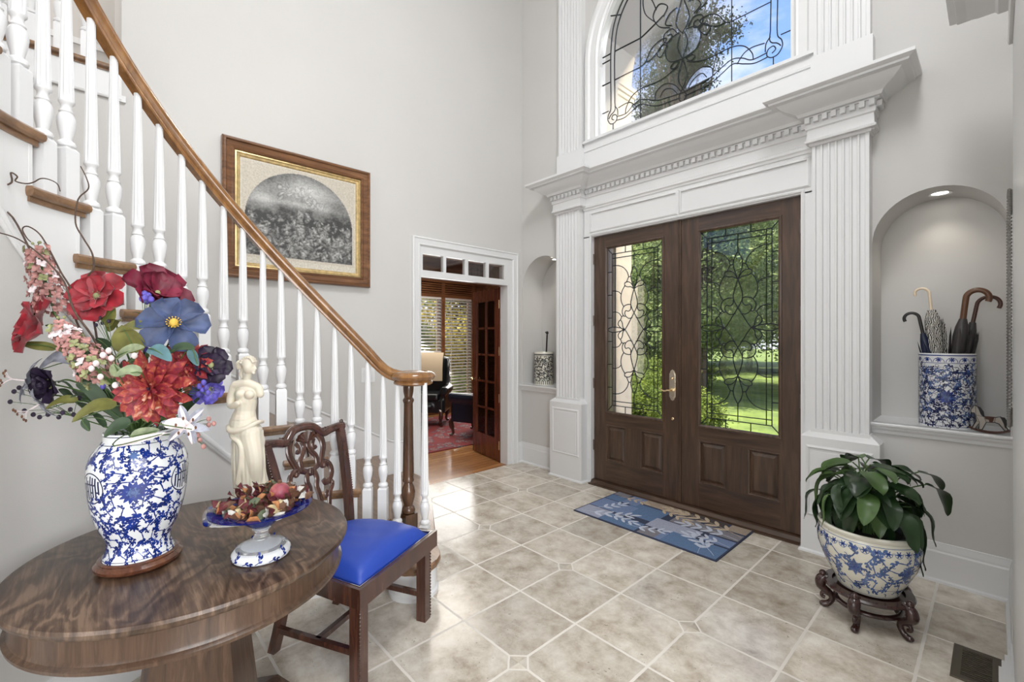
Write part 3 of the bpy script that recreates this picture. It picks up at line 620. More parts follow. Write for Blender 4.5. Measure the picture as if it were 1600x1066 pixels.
# ---------------------------------------------------------------- front doors
def door_leaf(name, x0, x1, lite, panels, hinge_x):
    root = thing(name, ((x0+x1)/2, 3.70, .045), kind='structure')
    y0, y1 = 3.69, 3.735
    z0, z1 = .045, 2.468
    lx0, lx1, lz0, lz1 = lite
    mb = MB(); D = 'door_wood'; H = 'door_wood_h'
    mb.box((x0, y0, z0), (lx0, y1, z1), D); mb.box((lx1, y0, z0), (x1, y1, z1), D)
    mb.box((lx0, y0, lz1), (lx1, y1, z1), H); mb.box((lx0, y0, .60), (lx1, y1, lz0), H); mb.box((lx0, y0, z0), (lx1, y1, .245), H)
    (a0, a1), (b0, b1) = panels
    for q0, q1 in ((lx0, a0), (a1, b0), (b1, lx1)): mb.box((q0, y0, .245), (q1, y1, .60), D)
    for q0, q1 in panels:
        mb.box((q0, y0+.014, .245), (q1, y1-.01, .60), D)
        mb.sweep([(q0, y0, .245), (q1, y0, .245), (q1, y0, .60), (q0, y0, .60)], [(0, 0), (-.003, .003), (-.012, .0), (-.02, -.014), (0, -.014)], D, up=(0, -1, 0), closed=True)
        mb.box((q0+.045, y0+.004, .29), (q1-.045, y0+.014, .555), D)
        mb.sweep([(q0+.045, y0+.004, .29), (q1-.045, y0+.004, .29), (q1-.045, y0+.004, .555), (q0+.045, y0+.004, .555)], [(0, 0), (.022, -.010), (0, -.010)], D, up=(0, -1, 0), closed=True)
    mb.sweep([(lx0, y0, lz0), (lx1, y0, lz0), (lx1, y0, lz1), (lx0, y0, lz1)], [(.012, 0), (.010, .006), (.0, .008), (-.012, .002), (-.014, -.01), (0, -.01)], D, up=(0, -1, 0), closed=True)
    mb.build('door_slab', root, 20)
    MB().box((lx0, 3.711, lz0), (lx1, 3.716, lz1), 'clear_glass').build('glass_pane', root, 0)
    cx, cz = (lx0+lx1)/2, 1.535
    cm = MB()
    def Q(pts, sm=True, rr=.0042, k=5, cl=False):
        for sx in (1, -1):
            for sz in (1, -1):
                q = [(cx+sx*a, 3.707, cz+sz*b) for a, b in pts]
                cm.tube(spline(q, k) if sm else q, rr, 'lead_came', 6)
    Q([(0, .74), (.243, .74), (.243, .0)][:2], False); Q([(.243, .74), (.243, .02)], False); Q([(0, .697), (.243, .697)], False); Q([(.205, .74), (.205, .022)], False)
    Q([(.243, .74), (.303, .805)], False); Q([(.095, .74), (.095, .815)], False); Q([(0, .735), (0, .60)], False)
    for zz in (.115, .34, .565): Q([(.243, zz), (.303, zz)], False)
    Q([(.205, .625), (.243, .625)], False); Q([(.205, .377), (.243, .377)], False); Q([(.205, .172), (.243, .172)], False)
    Q([(.0, .60), (.023, .56), (.035, .512), (.027, .462), (.0, .381)])
    Q([(.0, .381), (.027, .43), (.059, .452), (.098, .448), (.101, .423), (.075, .407), (.035, .403), (.0, .381)])
    Q([(.036, .503), (.06, .496), (.076, .465), (.083, .45)]); Q([(.099, .421), (.129, .376), (.144, .32), (.138, .265), (.114, .222)])
    Q([(.0, .381), (.023, .311), (.035, .251), (.027, .209), (0, .156)])
    Q([(.035, .217), (.037, .234), (.067, .238), (.106, .225), (.127, .195), (.130, .162), (.114, .129), (.094, .132), (.102, .155), (.09, .18), (.06, .174), (.037, .192), (.035, .217)])
    Q([(.019, .112), (.059, .106), (.094, .13)]); Q([(.0, .156), (.035, .099), (.067, .045), (.098, 0)]); Q([(.114, .138), (.137, .12), (.148, .095)])
    Q([(.098, 0), (.121, .022), (.130, .065), (.148, .091), (.167, .08), (.175, .053), (.16, .029), (.129, .006), (.098, 0)])
    Q([(.098, 0), (.16, .018), (.234, .026), (.27, .018), (.303, 0)]); Q([(.058, .501), (.075, .549), (.114, .593), (.16, .617), (.205, .626)]); Q([(.143, .342), (.167, .364), (.205, .377)]); Q([(.137, .124), (.167, .16), (.205, .172)])
    for p in ([(lx0, lz0), (lx1, lz0)], [(lx0, lz1), (lx1, lz1)], [(lx0, lz0), (lx0, lz1)], [(lx1, lz0), (lx1, lz1)]): cm.tube([(a, 3.707, b) for a, b in p], .005, 'lead_came', 6)
    cm.build('lead_came', root)
    tx = MB()
    for sz in (1, -1):
        o = [(0, .156), (.03, .10), (.09, .12), (.13, .16), (.115, .222), (.138, .265), (.144, .32), (.129, .376), (.099, .43), (.06, .49), (0, .381)]
        for sx in (1, -1):
            vs, fs = plate([(cx+sx*a, cz+sz*b) for a, b in o], [], .003, MXZ); tx.add([p+V((0, 3.7035, 0)) for p in vs], fs, 'textured_glass')
    o = [(0, .15), (.03, .105), (.10, .12), (.148, .095), (.13, .065), (.098, 0), (.13, -.065), (.148, -.095), (.10, -.12), (.03, -.105), (0, -.15)]
    for sx in (1, -1):
        vs, fs = plate([(cx+sx*a, cz+b) for a, b in o], [], .003, MXZ); tx.add([p+V((0, 3.7035, 0)) for p in vs], fs, 'textured_glass')
    tx.build('textured_glass', root)
    for hz in (2.25, 1.63, 1.0, .38):
        hb = MB(); hb.lathe([(.008, -.05), (.008, .05)], 'hinge_metal', (hinge_x, 3.683, hz), 10); hb.box((min(hinge_x, hinge_x-.018*(1 if hinge_x < -1.9 else -1)), 3.683, hz-.045), (max(hinge_x, hinge_x-.018*(1 if hinge_x < -1.9 else -1)), 3.689, hz+.045), 'hinge_metal')
        hb.build('hinge', root)
    return root
dl = door_leaf('door_1', -2.757, -1.857, (-2.614, -2.008, .72, 2.345), ((-2.614, -2.39), (-2.232, -2.008)), -2.758)
dr = door_leaf('door_2', -1.849, -.946, (-1.685, -1.078, .72, 2.345), ((-1.685, -1.461), (-1.302, -1.078)), -.945)
mb = MB().box((-1.872, 3.680, .045), (-1.838, 3.692, 2.468), 'door_wood'); mb.sweep([(-1.855, 3.68, .045), (-1.855, 3.68, 2.468)], [(-.006, 0), (0, .006), (.006, 0)], 'door_wood', up=(0, -1, 0)); mb.build('astragal', dr, 20)
hx = -1.915
mb = MB()
esc = [(-.026, -.10), (-.026, .10), (-.018, .112), (-.016, .125), (0, .138), (.016, .125), (.018, .112), (.026, .10), (.026, -.10), (.018, -.112), (.014, -.126), (0, -.136), (-.014, -.126), (-.018, -.112)]
mb.prism([(hx+a*1.15, 3.689, 1.042+b) for a, b in esc], (0, -.008, 0), 'satin_brass'); mb.prism([(hx+a*.9, 3.681, 1.042+b*.92) for a, b in esc], (0, -.004, 0), 'satin_brass')
mb.sphere((hx, 3.672, 1.10), (.011, .008, .011), 'brass')
mb.lathe([(.018, 0), (.018, .008), (.009, .014), (.009, .045), (.012, .05)], 'brass', n=16, M=Matrix.Translation((hx, 3.680, 1.0)) @ Matrix.Rotation(pi/2, 4, 'X'))
bpl = mb.build('backplate', dl, 40)
MB().tube(spline([(hx+.005, 3.63, 1.0), (hx-.02, 3.628, 1.0), (hx-.05, 3.63, .992), (hx-.085, 3.632, 1.004), (hx-.10, 3.634, 1.012)], 4), [.0085]*9+[.007, .007, .006, .006, .005, .005, .004, .004], 'brass', 10).build('lever_handle', bpl, label='polished brass lever')
MB().lathe([(.013, 0), (.013, .006), (.008, .009)], 'brass', n=14, M=Matrix.Translation((hx, 3.689, .75)) @ Matrix.Rotation(pi/2, 4, 'X')).build('lock_button', dl)
mb = MB(); mb.box((-2.765, 3.60, 0), (-.935, YF+.3, .012), 'door_wood_h'); mb.prism([(-2.765, 3.635, .012), (-2.765, 3.655, .036), (-2.765, 3.74, .043), (-2.765, 3.78, .012)], (1.83, 0, 0), 'door_wood_h'); mb.build('trim_9', smooth=0, **ST)
mb = MB()
mb.box((-2.80, 3.705, 0), (-2.757, YF+.33, 2.5), 'door_wood').box((-.946, 3.705, 0), (-.90, YF+.33, 2.5), 'door_wood').box((-2.80, 3.705, 2.468), (-.90, YF+.33, 2.5), 'door_wood_h'); mb.build('trim_10', smooth=0, **ST)

# trim of the cased opening at the right: shallow fluted pilaster, stepped base, crown
mb = MB()
mb.box((.052, 1.6, 0), (XR+.18, 3.02, 2.775), TP)
for i in range(5): mb.box((.008+.009*i, 2.70+.0*i, 0), (.10+.002*i, 2.86+.045*i, .035+.008*i), TP)
mb.build('trim_11', smooth=20, **ST)
mb = MB()
pth = [(XR+.05, 3.02, 0), (.052, 3.02, 0), (.052, -1.6, 0)]
mb.sweep(pth, crown, TP)
mb.sweep(pth, [(-.04, 2.78), (.012, 2.78), (.016, 2.792), (.006, 2.80), (.002, 2.865), (.012, 2.872), (.014, 2.90), (-.04, 2.90)], TP)
mb.box((.06, -1.6, 2.78), (XR+.16, 3.02, 3.08), TP)
mb.build('trim_12', smooth=20, **ST)

# ---------------------------------------------------------------- study beyond the doorway
SW = 'study_wood'
vs, fs = plate([(1.2, 0), (6.05, 0), (6.05, 3.0), (1.2, 3.0)], [rect(3.6, .32, 4.88, 2.24), rect(4.955, .32, 5.61, 2.24)], .12, MYZ)
mb = MB(); mb.add([p+V((-7.42, 0, 0)) for p in vs], fs, SW)
for y in (3.55, 4.88, 5.61): mb.box((-7.30, y, 0), (-7.25, y+.075, 3.0), SW)
mb.box((-7.30, 3.5, .24), (-7.22, 5.7, .32), SW); mb.box((-7.30, 3.5, 2.24), (-7.24, 5.7, 2.30), SW); mb.box((-7.30, 3.5, 2.52), (-7.22, 5.7, 2.62), SW)
for k in range(5):
    for a, b in ((3.6, 4.88), (4.955, 5.61)): mb.box((-7.29, a, 2.31+k*.042), (-7.25, b, 2.335+k*.042), SW)
for k in range(1): mb.box((-7.30, 5.75+.14*k, .1), (-7.28, 5.85+.14*k, 2.9), SW)
mb.build('wall_study_window', smooth=0, **ST)
mb = MB().box((-7.4, 5.95, 0), (-3.95, 6.05, 3.0), SW).box((-3.97, YF+.1, 0), (-3.95, 5.95, 3.0), SW).box((-7.4, 1.2, 0), (XL-.14, 1.3, 3.0), SW); mb.box((XL-.17, 1.3, 0), (XL-.15, 2.25, 3), SW); mb.build('wall_study', smooth=0, **ST)
quadbox('ceiling', (-7.5, 1.2, 3.0), (XL-.14, 6.05, 3.1), SW, **ST)
mb = MB()
for y in (2.2, 3.1, 4.0, 4.9): mb.box((-7.3, y, 2.86), (-3.96, y+.14, 3.0), SW)
mb.build('trim_13', smooth=0, **ST)
w2 = thing('window_2', (-7.36, 4.6, .32), kind='structure')
for a, b in ((3.6, 4.88), (4.955, 5.61)): MB().box((-7.38, a, .32), (-7.375, b, 2.24), 'clear_glass').build('glass_pane', w2, 0)
area('study_daylight', (-7.1, 4.8, 1.5), (-4.5, 3.8, .5), 1.8, 1.6, 30, (1, .98, .95))
area('study_fill', (-5.8, 3.8, 2.8), (-5.8, 3.8, 0), 1.5, 1.5, 30, (1, .94, .85))  # added fill that brightens the study, no ceiling fixture
area('upper_hall_fill', (-4.6, -1.5, 5.4), (-4.6, -1.2, 3), 1.0, 2.5, 22, (1, .95, .88))  # unseen fill added for the hallway behind the balcony
for (a, b, lb) in ((4.26, 4.87, 'white slatted blind in the left study window behind the black wing chair'), (4.965, 5.60, 'white slatted blind in the study window just left of the open glazed door')):
    r_ = thing('window_blind', (-7.27, (a+b)/2, .34), label=lb, cat='blind', group='slatted blinds in the study windows')
    mb = MB()
    for k in range(31): z = .36+k*.0605; mb.box((-.032, -(b-a)/2, -.0015), (.032, (b-a)/2, .0015), 'baluster_white', Matrix.Translation((-7.28, (a+b)/2, z)) @ Matrix.Rotation(rad(28), 4, 'Y'))
    mb.build('slats', r_, 0)
    MB().box((-7.31, a, 2.2), (-7.25, b, 2.24), 'baluster_white').build('headrail', r_, 0)
    for f_ in (.2, .8): MB().box((-7.247, a+(b-a)*f_, .35), (-7.245, a+(b-a)*f_+.012, 2.2), 'baluster_white').build('tape', r_, 0)
# open glazed door leaf
hp = V((-3.955, 3.475, 0)); dvec = V((-4.59, 3.59, 0))-hp; wd = dvec.length; ang = atan2(dvec.y, dvec.x)
MD = Matrix.Translation(hp) @ Matrix.Rotation(ang, 4, 'Z')
r_ = thing('door_3', (hp.x+dvec.x/2, hp.y+dvec.y/2, .01), kind='structure')
mb = MB(); g_ = MB()
mb.box((0, -.02, .01), (.095, .02, 2.04), 'cherry', MD); mb.box((wd-.095, -.02, .01), (wd, .02, 2.04), 'cherry', MD)
mb.box((.095, -.02, .01), (wd-.095, .02, .27), 'cherry', MD); mb.box((.095, -.02, 1.90), (wd-.095, .02, 2.04), 'cherry', MD)
pw_ = (wd-.19); 
mb.box((wd/2-.012, -.015, .27), (wd/2+.012, .015, 1.90), 'cherry', MD)
for k in range(1, 5): z = .27+1.63*k/5; mb.box((.095, -.015, z-.012), (wd-.095, .015, z+.012), 'cherry', MD)
mb.build('door_frame', r_, 0); MB().box((.09, -.002, .26), (wd-.09, .002, 1.91), 'clear_glass', MD).build('glass_pane', r_, 0)
for sy in (-1, 1): MB().sphere(MD @ V((wd-.04, sy*.05, .93)), .024, 'brass').tube([MD @ V((wd-.04, 0, .93)), MD @ V((wd-.04, sy*.045, .93))], .008, 'brass').build('knob', r_)
for z in (.2, .75, 1.3, 1.85): MB().lathe([(.008, -.05), (.008, .05)], 'brass', (hp.x+.01, hp.y-.022, z), 10).build('hinge', r_)
mb = MB(); mb.box((XL-.14, 3.45, .0), (XL-.12, 3.462, 2.05), 'cherry'); mb.build('trim_14', smooth=0, **ST)
MB().box((-7.0, 2.0, .001), (-4.85, 5.2, .012), 'persian_rug').build('persian_rug', smooth=0, label='dark red patterned rug on the hardwood study floor', cat='rug')

def armchair(loc, rz, mat, label, throw=False):
    r = thing('wing_armchair', loc, rz, label=label, cat='armchair')
    Mr = wm(r)
    b = MB()
    b.sphere((0, 0, .33), (.34, .33, .13), mat); b.box((-.30, -.30, .22), (.28, .30, .42), mat)
    for sy in (-1, 1):
        b.box((-.28, sy*.30-.05, .22), (.26, sy*.30+.05, .56), mat); b.tube([(-.28, sy*.33, .58), (.28, sy*.33, .58)], .07, mat, 12)
        b.prism([(-.38, sy*.30-.03, .5), (-.12, sy*.30-.03, .55), (-.16, sy*.33-.03, .95), (-.26, sy*.30-.03, 1.1), (-.40, sy*.28-.03, 1.05)], (0, .06, 0), mat)
    b.box((-.40, -.28, .3), (-.27, .28, 1.02), mat); b.tube([(-.35, -.28, 1.04), (-.36, 0, 1.10), (-.35, .28, 1.04)], .07, mat, 12)
    q = remesh(b, .02, 4); q.v = [Mr @ V(p) for p in q.v]; q.build('upholstery', r, 60)
    c = MB(); c.box((-.24, -.24, .42), (.31, .24, .53), mat); q = remesh(c, .02, 6); q.v = [Mr @ V(p) for p in q.v]; q.build('seat_cushion', r, 60)
    for sx in (-1, 1):
        for sy in (-1, 1):
            l = MB(); l.tube(spline([(sx*.25, sy*.26, .26), (sx*.29, sy*.29, .20), (sx*.275, sy*.275, .10), (sx*.27, sy*.27, .03), (sx*.31, sy*.30, .012)], 4), [.034]*4+[.036]*4+[.022]*4+[.016]*4+[.022], 'mahogany', 8)
            l.v = [Mr @ V(p) for p in l.v]; l.build('leg', r)
    return r
armchair((-6.55, 4.12, .012), rad(-45), 'black_leather', 'black leather wing chair with a cream throw by the study window')
armchair((-5.30, 4.22, .012), rad(200), 'navy_leather', 'dark navy leather armchair behind the open glazed door')
tm = MB(); Mt = Matrix.Translation((-6.55, 4.12, .012)) @ Matrix.Rotation(rad(-45), 4, 'Z')
tm.tube([(-.19, 0, .70), (-.20, 0, .9), (-.235, 0, 1.08), (-.33, 0, 1.185), (-.42, 0, 1.13), (-.455, 0, .95), (-.46, 0, .7)], .012, 'cream_throw', 8, flat=18, up=(0, 1, 0))
tm.v = [Mt @ V(p) for p in tm.v]; tm.build('throw_blanket', label='cream throw draped over the back of the black wing chair', cat='blanket')

# ================================================================== STAIRCASE
RS = .1965; CX, CY = -1.708, .609; NT = 13
def th_k(k): return 139.3+10.95*(k-2)
def cp(theta, r): return (CX+r*cos(rad(theta)), CY+r*sin(rad(theta)))
def outer(k):
    if k <= 1: return (XL+.012, 2.18)
    if k <= 6: return (XL+.012, 1.951-.373*(k-2))
    a = th_k(k)-3.8; Ro = 2.25
    x, y = cp(a, Ro)
    return (max(x, XL+.012), y if x > XL+.012 else CY+(XL+.012-CX)*math.tan(rad(a)))
stair = thing('staircase', (-2.6, .6, 0), label='curved oak and white staircase with turned balusters climbing along the left wall', cat='staircase')
OK_ = 'oak'
def arcpts(a0, a1, r, n=5): return [cp(a0+(a1-a0)*i/n, r) for i in range(n+1)]
RIN = .905
for k in range(1, NT+1):
    z = RS*k
    mb = MB()
    if k == 1:
        bc = V((-2.285, 1.345)); br = .155
        po = [(XL+.012, 1.90), (XL+.012, 2.17), (-3.44, 2.175), (-2.9, 1.868), (-2.35, 1.545)]
        po += [(bc.x+br*cos(rad(a)), bc.y+br*sin(rad(a))) for a in range(70, -131, -20)] + [(-2.42, 1.17), (-2.53, 1.27)]
    else:
        a0 = th_k(k)-3.8; a1 = th_k(k+1)-.5
        po = arcpts(a0, a1, RIN)+[outer(k+1)[:2] if k >= 7 else (outer(k+1)[0], outer(k+1)[1]-.03), outer(k)]
        if k == 2: po = [(-2.405, 1.27)]+arcpts(137.5, a1, RIN)+[(outer(3)[0], outer(3)[1]-.03), outer(2)]
    # tread with a rounded nosing: three stacked layers
    c0 = V((sum(p[0] for p in po)/len(po), sum(p[1] for p in po)/len(po)))
    def inset(p, d):
        q = V(p)-c0; return tuple(c0+q*(1-d/q.length))
    lay = [(-.034, .012), (-.028, .003), (-.018, 0), (-.008, .002), (0, .010)]
    n = len(po); vs = []; fs = []
    for dz, ins in lay: vs += [(*inset(p, ins), z+dz) for p in po]
    for j in range(len(lay)-1):
        for i in range(n): q = (i+1) % n; fs.append((j*n+i, j*n+q, (j+1)*n+q, (j+1)*n+i))
    fs += [tuple(range(n))[::-1], tuple(range((len(lay)-1)*n, len(lay)*n))]
    mb.add(vs, fs, OK_)
    # cove moulding under the nosing
    mb.prism([(*inset(p, .022), z-.052) for p in po], (0, 0, .018), OK_)
    mb.build('tread', stair, 30)
    # riser
    if k >= 2:
        ai = th_k(k)-2.2
        i0 = cp(ai, .93); o0 = outer(k); o0 = (o0[0], o0[1]-.03)
        d = V((o0[0]-i0[0], o0[1]-i0[1], 0)); nrm = V((0, 0, 1)).cross(d).normalized()*.012
        MB().prism([(i0[0], i0[1], z-RS), (o0[0], o0[1], z-RS), (o0[0], o0[1], z-.05), (i0[0], i0[1], z-.05)], nrm, 'trim_white').build('riser', stair, 0)
# first riser: round drum and a curved front
mb = MB(); mb.lathe([(.132, 0), (.132, .145)], 'trim_white', (-2.285, 1.345, 0), 40); mb.lathe([(.140, 0), (.140, .02), (.132, .03)], 'trim_white', (-2.285, 1.345, 0), 40)
mb.prism([(XL+.01, 2.1, 0), (-3.44, 2.13, 0), (-2.9, 1.825, 0), (-2.36, 1.50, 0), (-2.3, 1.3, 0), (-2.5, 1.2, 0), (XL+.01, 1.8, 0)], (0, 0, .145), 'trim_white')
mb.build('starting_riser', stair, 30)
# stringer: stepped top under the treads, sloping moulded bottom
mb = MB(); zs_ = lambda a: max(.0, .942+.0177*(a-192.2))
step = 1.0; a = 139.0; vs = []; A1 = th_k(NT+1)-2.2
aa = []
while a < A1: aa.append(a); a += 1.825
aa.append(A1)
for i in range(len(aa)-1):
    a0, a1 = aa[i], aa[i+1]; am = (a0+a1)/2
    k = int(math.floor((am-(th_k(2)-2.2))/10.95))+2; zt = RS*k-.03
    p0, p1 = cp(a0, .932), cp(a1, .932); q0, q1 = cp(a0, .95), cp(a1, .95)
    vs = [(*p0, zs_(a0)), (*p1, zs_(a1)), (*p1, zt), (*p0, zt), (*q0, zs_(a0)), (*q1, zs_(a1)), (*q1, zt), (*q0, zt)]
    mb.add(vs, [(0, 1, 2, 3), (4, 7, 6, 5), (0, 4, 5, 1), (2, 6, 7, 3), (0, 3, 7, 4), (1, 5, 6, 2)], 'trim_white')
mb.build('stringer', stair, 30)
mb = MB(); path = [(*cp(a_, .932), zs_(a_)) for a_ in aa]
mb.tube(path, .014, 'trim_white', 8); mb.tube([(p[0], p[1], p[2]-.018) for p in path], .008, 'trim_white', 8); mb.build('stringer_moulding', stair, 60)
# skirt board on the left wall
mb = MB(); sk = lambda y: .537+.527*(1.951-y)
mb.prism([(XL, 2.16, .0), (XL, 2.16, .47), (XL, 2.0, sk(2.02)), (XL, -.6, sk(-.6)), (XL, -.6, sk(-.6)-.62), (XL, 1.2, .2)], (.014, 0, 0), 'trim_white')
mb.tube([(XL+.012, 2.16, .47), (XL+.012, 2.0, sk(2.02)), (XL+.012, -.6, sk(-.6))], .011, 'trim_white', 8); mb.build('skirt_board', stair, 40)
# plastered wall below the stringer
mb = MB(); aw = [a_ for a_ in range(140, 269, 4)]
vs = []; fs = []
for r_i, r in enumerate((.936, 1.0)):
    for a_ in aw: vs.append((*cp(a_, r), 0)); vs.append((*cp(a_, r), max(zs_(a_)+.01, .02)))
n = len(aw)*2
for i in range(len(aw)-1):
    fs += [(2*i, 2*i+1, 2*i+3, 2*i+2), (n+2*i, n+2*i+2, n+2*i+3, n+2*i+1), (2*i+1, n+2*i+1, n+2*i+3, 2*i+3)]
mb.add(vs, fs, 'wall_paint'); mb.build('wall_under_stair', smooth=60, **ST)
mb = MB(); mb.sweep([(*cp(a_, .936), 0) for a_ in range(268, 146, -4)], BB, 'trim_white')
mb.build('baseboard_stair', smooth=60, **ST)
# outer closing wall under the upper flight, and the wall closing its end
mb = MB(); vs = []; fs = []; ao = list(range(206, 271, 4))
for r in (2.20, 2.27):
    for a_ in ao: vs.append((*cp(a_, r), 0)); vs.append((*cp(a_, r), RS*(math.floor((a_-(th_k(2)-2.2))/10.95)+2)-.05))
n = len(ao)*2
for i in range(len(ao)-1): fs += [(2*i, 2*i+1, 2*i+3, 2*i+2), (n+2*i, n+2*i+2, n+2*i+3, n+2*i+1), (2*i+1, n+2*i+1, n+2*i+3, 2*i+3)]
mb.add(vs, fs, 'wall_paint'); p0, p1_, p2_, p3_ = cp(266.5, .938), cp(266.5, 2.26), cp(268.3, 2.26), cp(268.3, .938)
mb.prism([(*q, 0) for q in (p0, p1_, p2_, p3_)], (0, 0, RS*13-.055), 'wall_paint'); mb.build('wall_behind_stair', smooth=60, **ST)
# balusters
def baluster_prof(H, s=1.0):
    return [(.019, .195), (.026, .199), (.028, .207), (.024, .216), (.0165, .222), (.0185, .235), (.0245, .262), (.0275, .288), (.0265, .305), (.0215, .317), (.0175, .323), (.0215, .327), (.0175, .332), (.0155, .343), (.0165, .354), (.0225, .361), (.0235, .367), (.0225, .374), (.0222, .40), (.0145, H-.06), (.0135, H)]
def baluster_mesh(H, name='baluster', block=.19):
    mb = MB(); w = .0255; d = block-.19
    mb.prism([(-w, -w, 0), (w, -w, 0), (w, w, 0), (-w, w, 0)], (0, 0, block-.006), 'baluster_white')
    mb.add([(-w, -w, block-.006), (w, -w, block-.006), (w, w, block-.006), (-w, w, block-.006), (-w*.7, -w*.7, block+.006), (w*.7, -w*.7, block+.006), (w*.7, w*.7, block+.006), (-w*.7, w*.7, block+.006)], [(4, 5, 6, 7), (0, 1, 5, 4), (1, 2, 6, 5), (2, 3, 7, 6), (3, 0, 4, 7)], 'baluster_white')
    p = [(r, z+d if z < .4 else z+(d if z < H-.1 else 0)) for r, z in baluster_prof(H)]
    mb.lathe(p, 'baluster_white', n=24, flute=.13, f0=17, f1=19)
    me = bpy.data.meshes.new(name); me.from_pydata([V(q) for q in mb.v], [], mb.f)
    for mt in mb.mats: me.materials.append(MATS[mt])
    finish(me, 40); return me
bmA, bmB = baluster_mesh(.84), baluster_mesh(.935)
RB = .945
def put_bal(me, x, y, z, rz, parent=stair):
    o = bpy.data.objects.new('baluster', me); COL.objects.link(o); o.parent = parent; o.location = V((x, y, z))-parent.location; o.rotation_euler = (0, 0, rz)
for k in range(2, NT+1):
    for me, da in ((bmA, 0), (bmB, 5.3)):
        a = th_k(k)+da; x, y = cp(a, RB); put_bal(me, x, y, RS*k, rad(a))
bmV = baluster_mesh(1.0)
VC = V((-2.316, 1.360)); 
for x, y in ((-2.215, 1.375), (-2.335, 1.268)): put_bal(bmV, x, y, RS, rad(130))
# newel post
mb = MB(); nx, ny = -2.415, 1.385
mb.box((nx-.040, ny-.040, RS), (nx+.040, ny+.040, RS+.20), 'newel_wood', None)
mb.lathe([(.030, .20), (.040, .207), (.042, .22), (.036, .235), (.027, .245), (.030, .26), (.041, .30), (.042, .33), (.034, .36), (.026, .375), (.024, .385), (.033, .39), (.035, .40), (.031, .41), (.033, .45), (.027, .86), (.031, .87), (.034, .88), (.030, .89), (.024, .90), (.030, .93), (.032, .96), (.028, .99), (.026, 1.0)], 'newel_wood', (nx, ny, RS), 24, flute=.1, f0=14, f1=15)
mb.build('newel_post', stair, 40, label='dark oak turned newel post')
# handrail
def zr(a):   # underside height
    T = [(128, 1.189), (131, 1.191), (134, 1.197), (137, 1.211), (139.5, 1.232), (142, 1.272)]
    if a >= 142: return 1.999+.01795*(a-182.5)
    for (a0, z0_), (a1, z1_) in zip(T, T[1:]):
        if a <= a1: return z0_+(z1_-z0_)*(a-a0)/(a1-a0)
rp = [(.000, 0), (.020, 0), (.022, .010), (.019, .018), (.030, .028), (.033, .040), (.030, .052), (.020, .061), (.008, .066), (.0, .067)]
prof = rp+[(-x, z) for x, z in rp[::-1][1:-1]]
prof = [(-.020, 0), (.020, 0), (.022, .010), (.019, .018), (.030, .028), (.033, .040), (.030, .052), (.020, .061), (.008, .066), (-.008, .066), (-.020, .061), (-.030, .052), (-.033, .040), (-.030, .028), (-.019, .018), (-.022, .010)]
zl = []
angs = [129+1.5*i for i in range(0, 93)]
mb = MB(); vs = []; fs = []; zz = [max(zr(a), 1.188) for a in angs]
for _ in range(3): zz = [zz[0]]+[(zz[i-1]+2*zz[i]+zz[i+1])/4 for i in range(1, len(zz)-1)]+[zz[-1]]
n = len(prof)
for i, (a, z) in enumerate(zip(angs, zz)):
    j0, j1 = max(i-1, 0), min(i+1, len(zz)-1); sl = (zz[j1]-zz[j0])/(RB*rad(angs[j1]-angs[j0])); k_ = sqrt(1+sl*sl)
    for px_, pz in prof: vs.append((*cp(a, RB+px_*1.08), z+pz*k_))
for i in range(len(angs)-1):
    for k in range(n): q = (k+1) % n; fs.append((i*n+k, i*n+q, (i+1)*n+q, (i+1)*n+k))
fs += [tuple(range(n)), tuple(range((len(angs)-1)*n, len(angs)*n))]
mb.add(vs, fs, 'oak_rail')
mb.build('handrail', stair, 35)
mb = MB(); mb.lathe([(.05, 1.176), (.100, 1.180), (.112, 1.188), (.112, 1.198), (.105, 1.206), (.120, 1.216), (.128, 1.230), (.124, 1.243), (.110, 1.253), (.085, 1.258), (.080, 1.253), (.074, 1.249), (.066, 1.254), (.050, 1.258), (.0, 1.260)], 'oak_rail', (VC.x, VC.y, 0), 48, cap=False); mb.build('volute_cap', stair, 40)

# balcony edge and railing above
mb = MB(); mb.box((XL-.14, -3.5, 2.975), (XL+.012, .12, 3.13), 'trim_white'); mb.tube([(XL+.012, -3.5, 2.975), (XL+.012, .12, 2.975)], .012, 'trim_white', 8); mb.box((XL-.14, .10, 2.96), (XL+.02, .14, 3.0), 'trim_white'); mb.build('trim_15', smooth=30, **ST)
bal = thing('balcony_railing', (XL-.05, -.9, 3.16), label='white turned balusters on the oak edge of the upper balcony', cat='railing')
mb = MB(); mb.box((XL-.12, -3.4, 3.13), (XL+.02, .10, 3.145), 'oak'); mb.box((XL-.12, -3.4, 3.145), (XL+.035, .11, 3.17), 'oak'); mb.tube([(XL+.035, -3.4, 3.157), (XL+.035, .11, 3.157)], .0125, 'oak', 8); mb.build('oak_nosing', bal, 40)
for i in range(9):
    o = bpy.data.objects.new('baluster', bmA); COL.objects.link(o); o.parent = bal; o.location = V((XL-.06, -.045-.118*i, 3.17))-bal.location
mb = MB(); mb.prism([(XL-.06+a, -3.4, 4.0+b) for a, b in prof], (0, 3.5, 0), 'oak_rail'); mb.build('handrail', bal, 35)

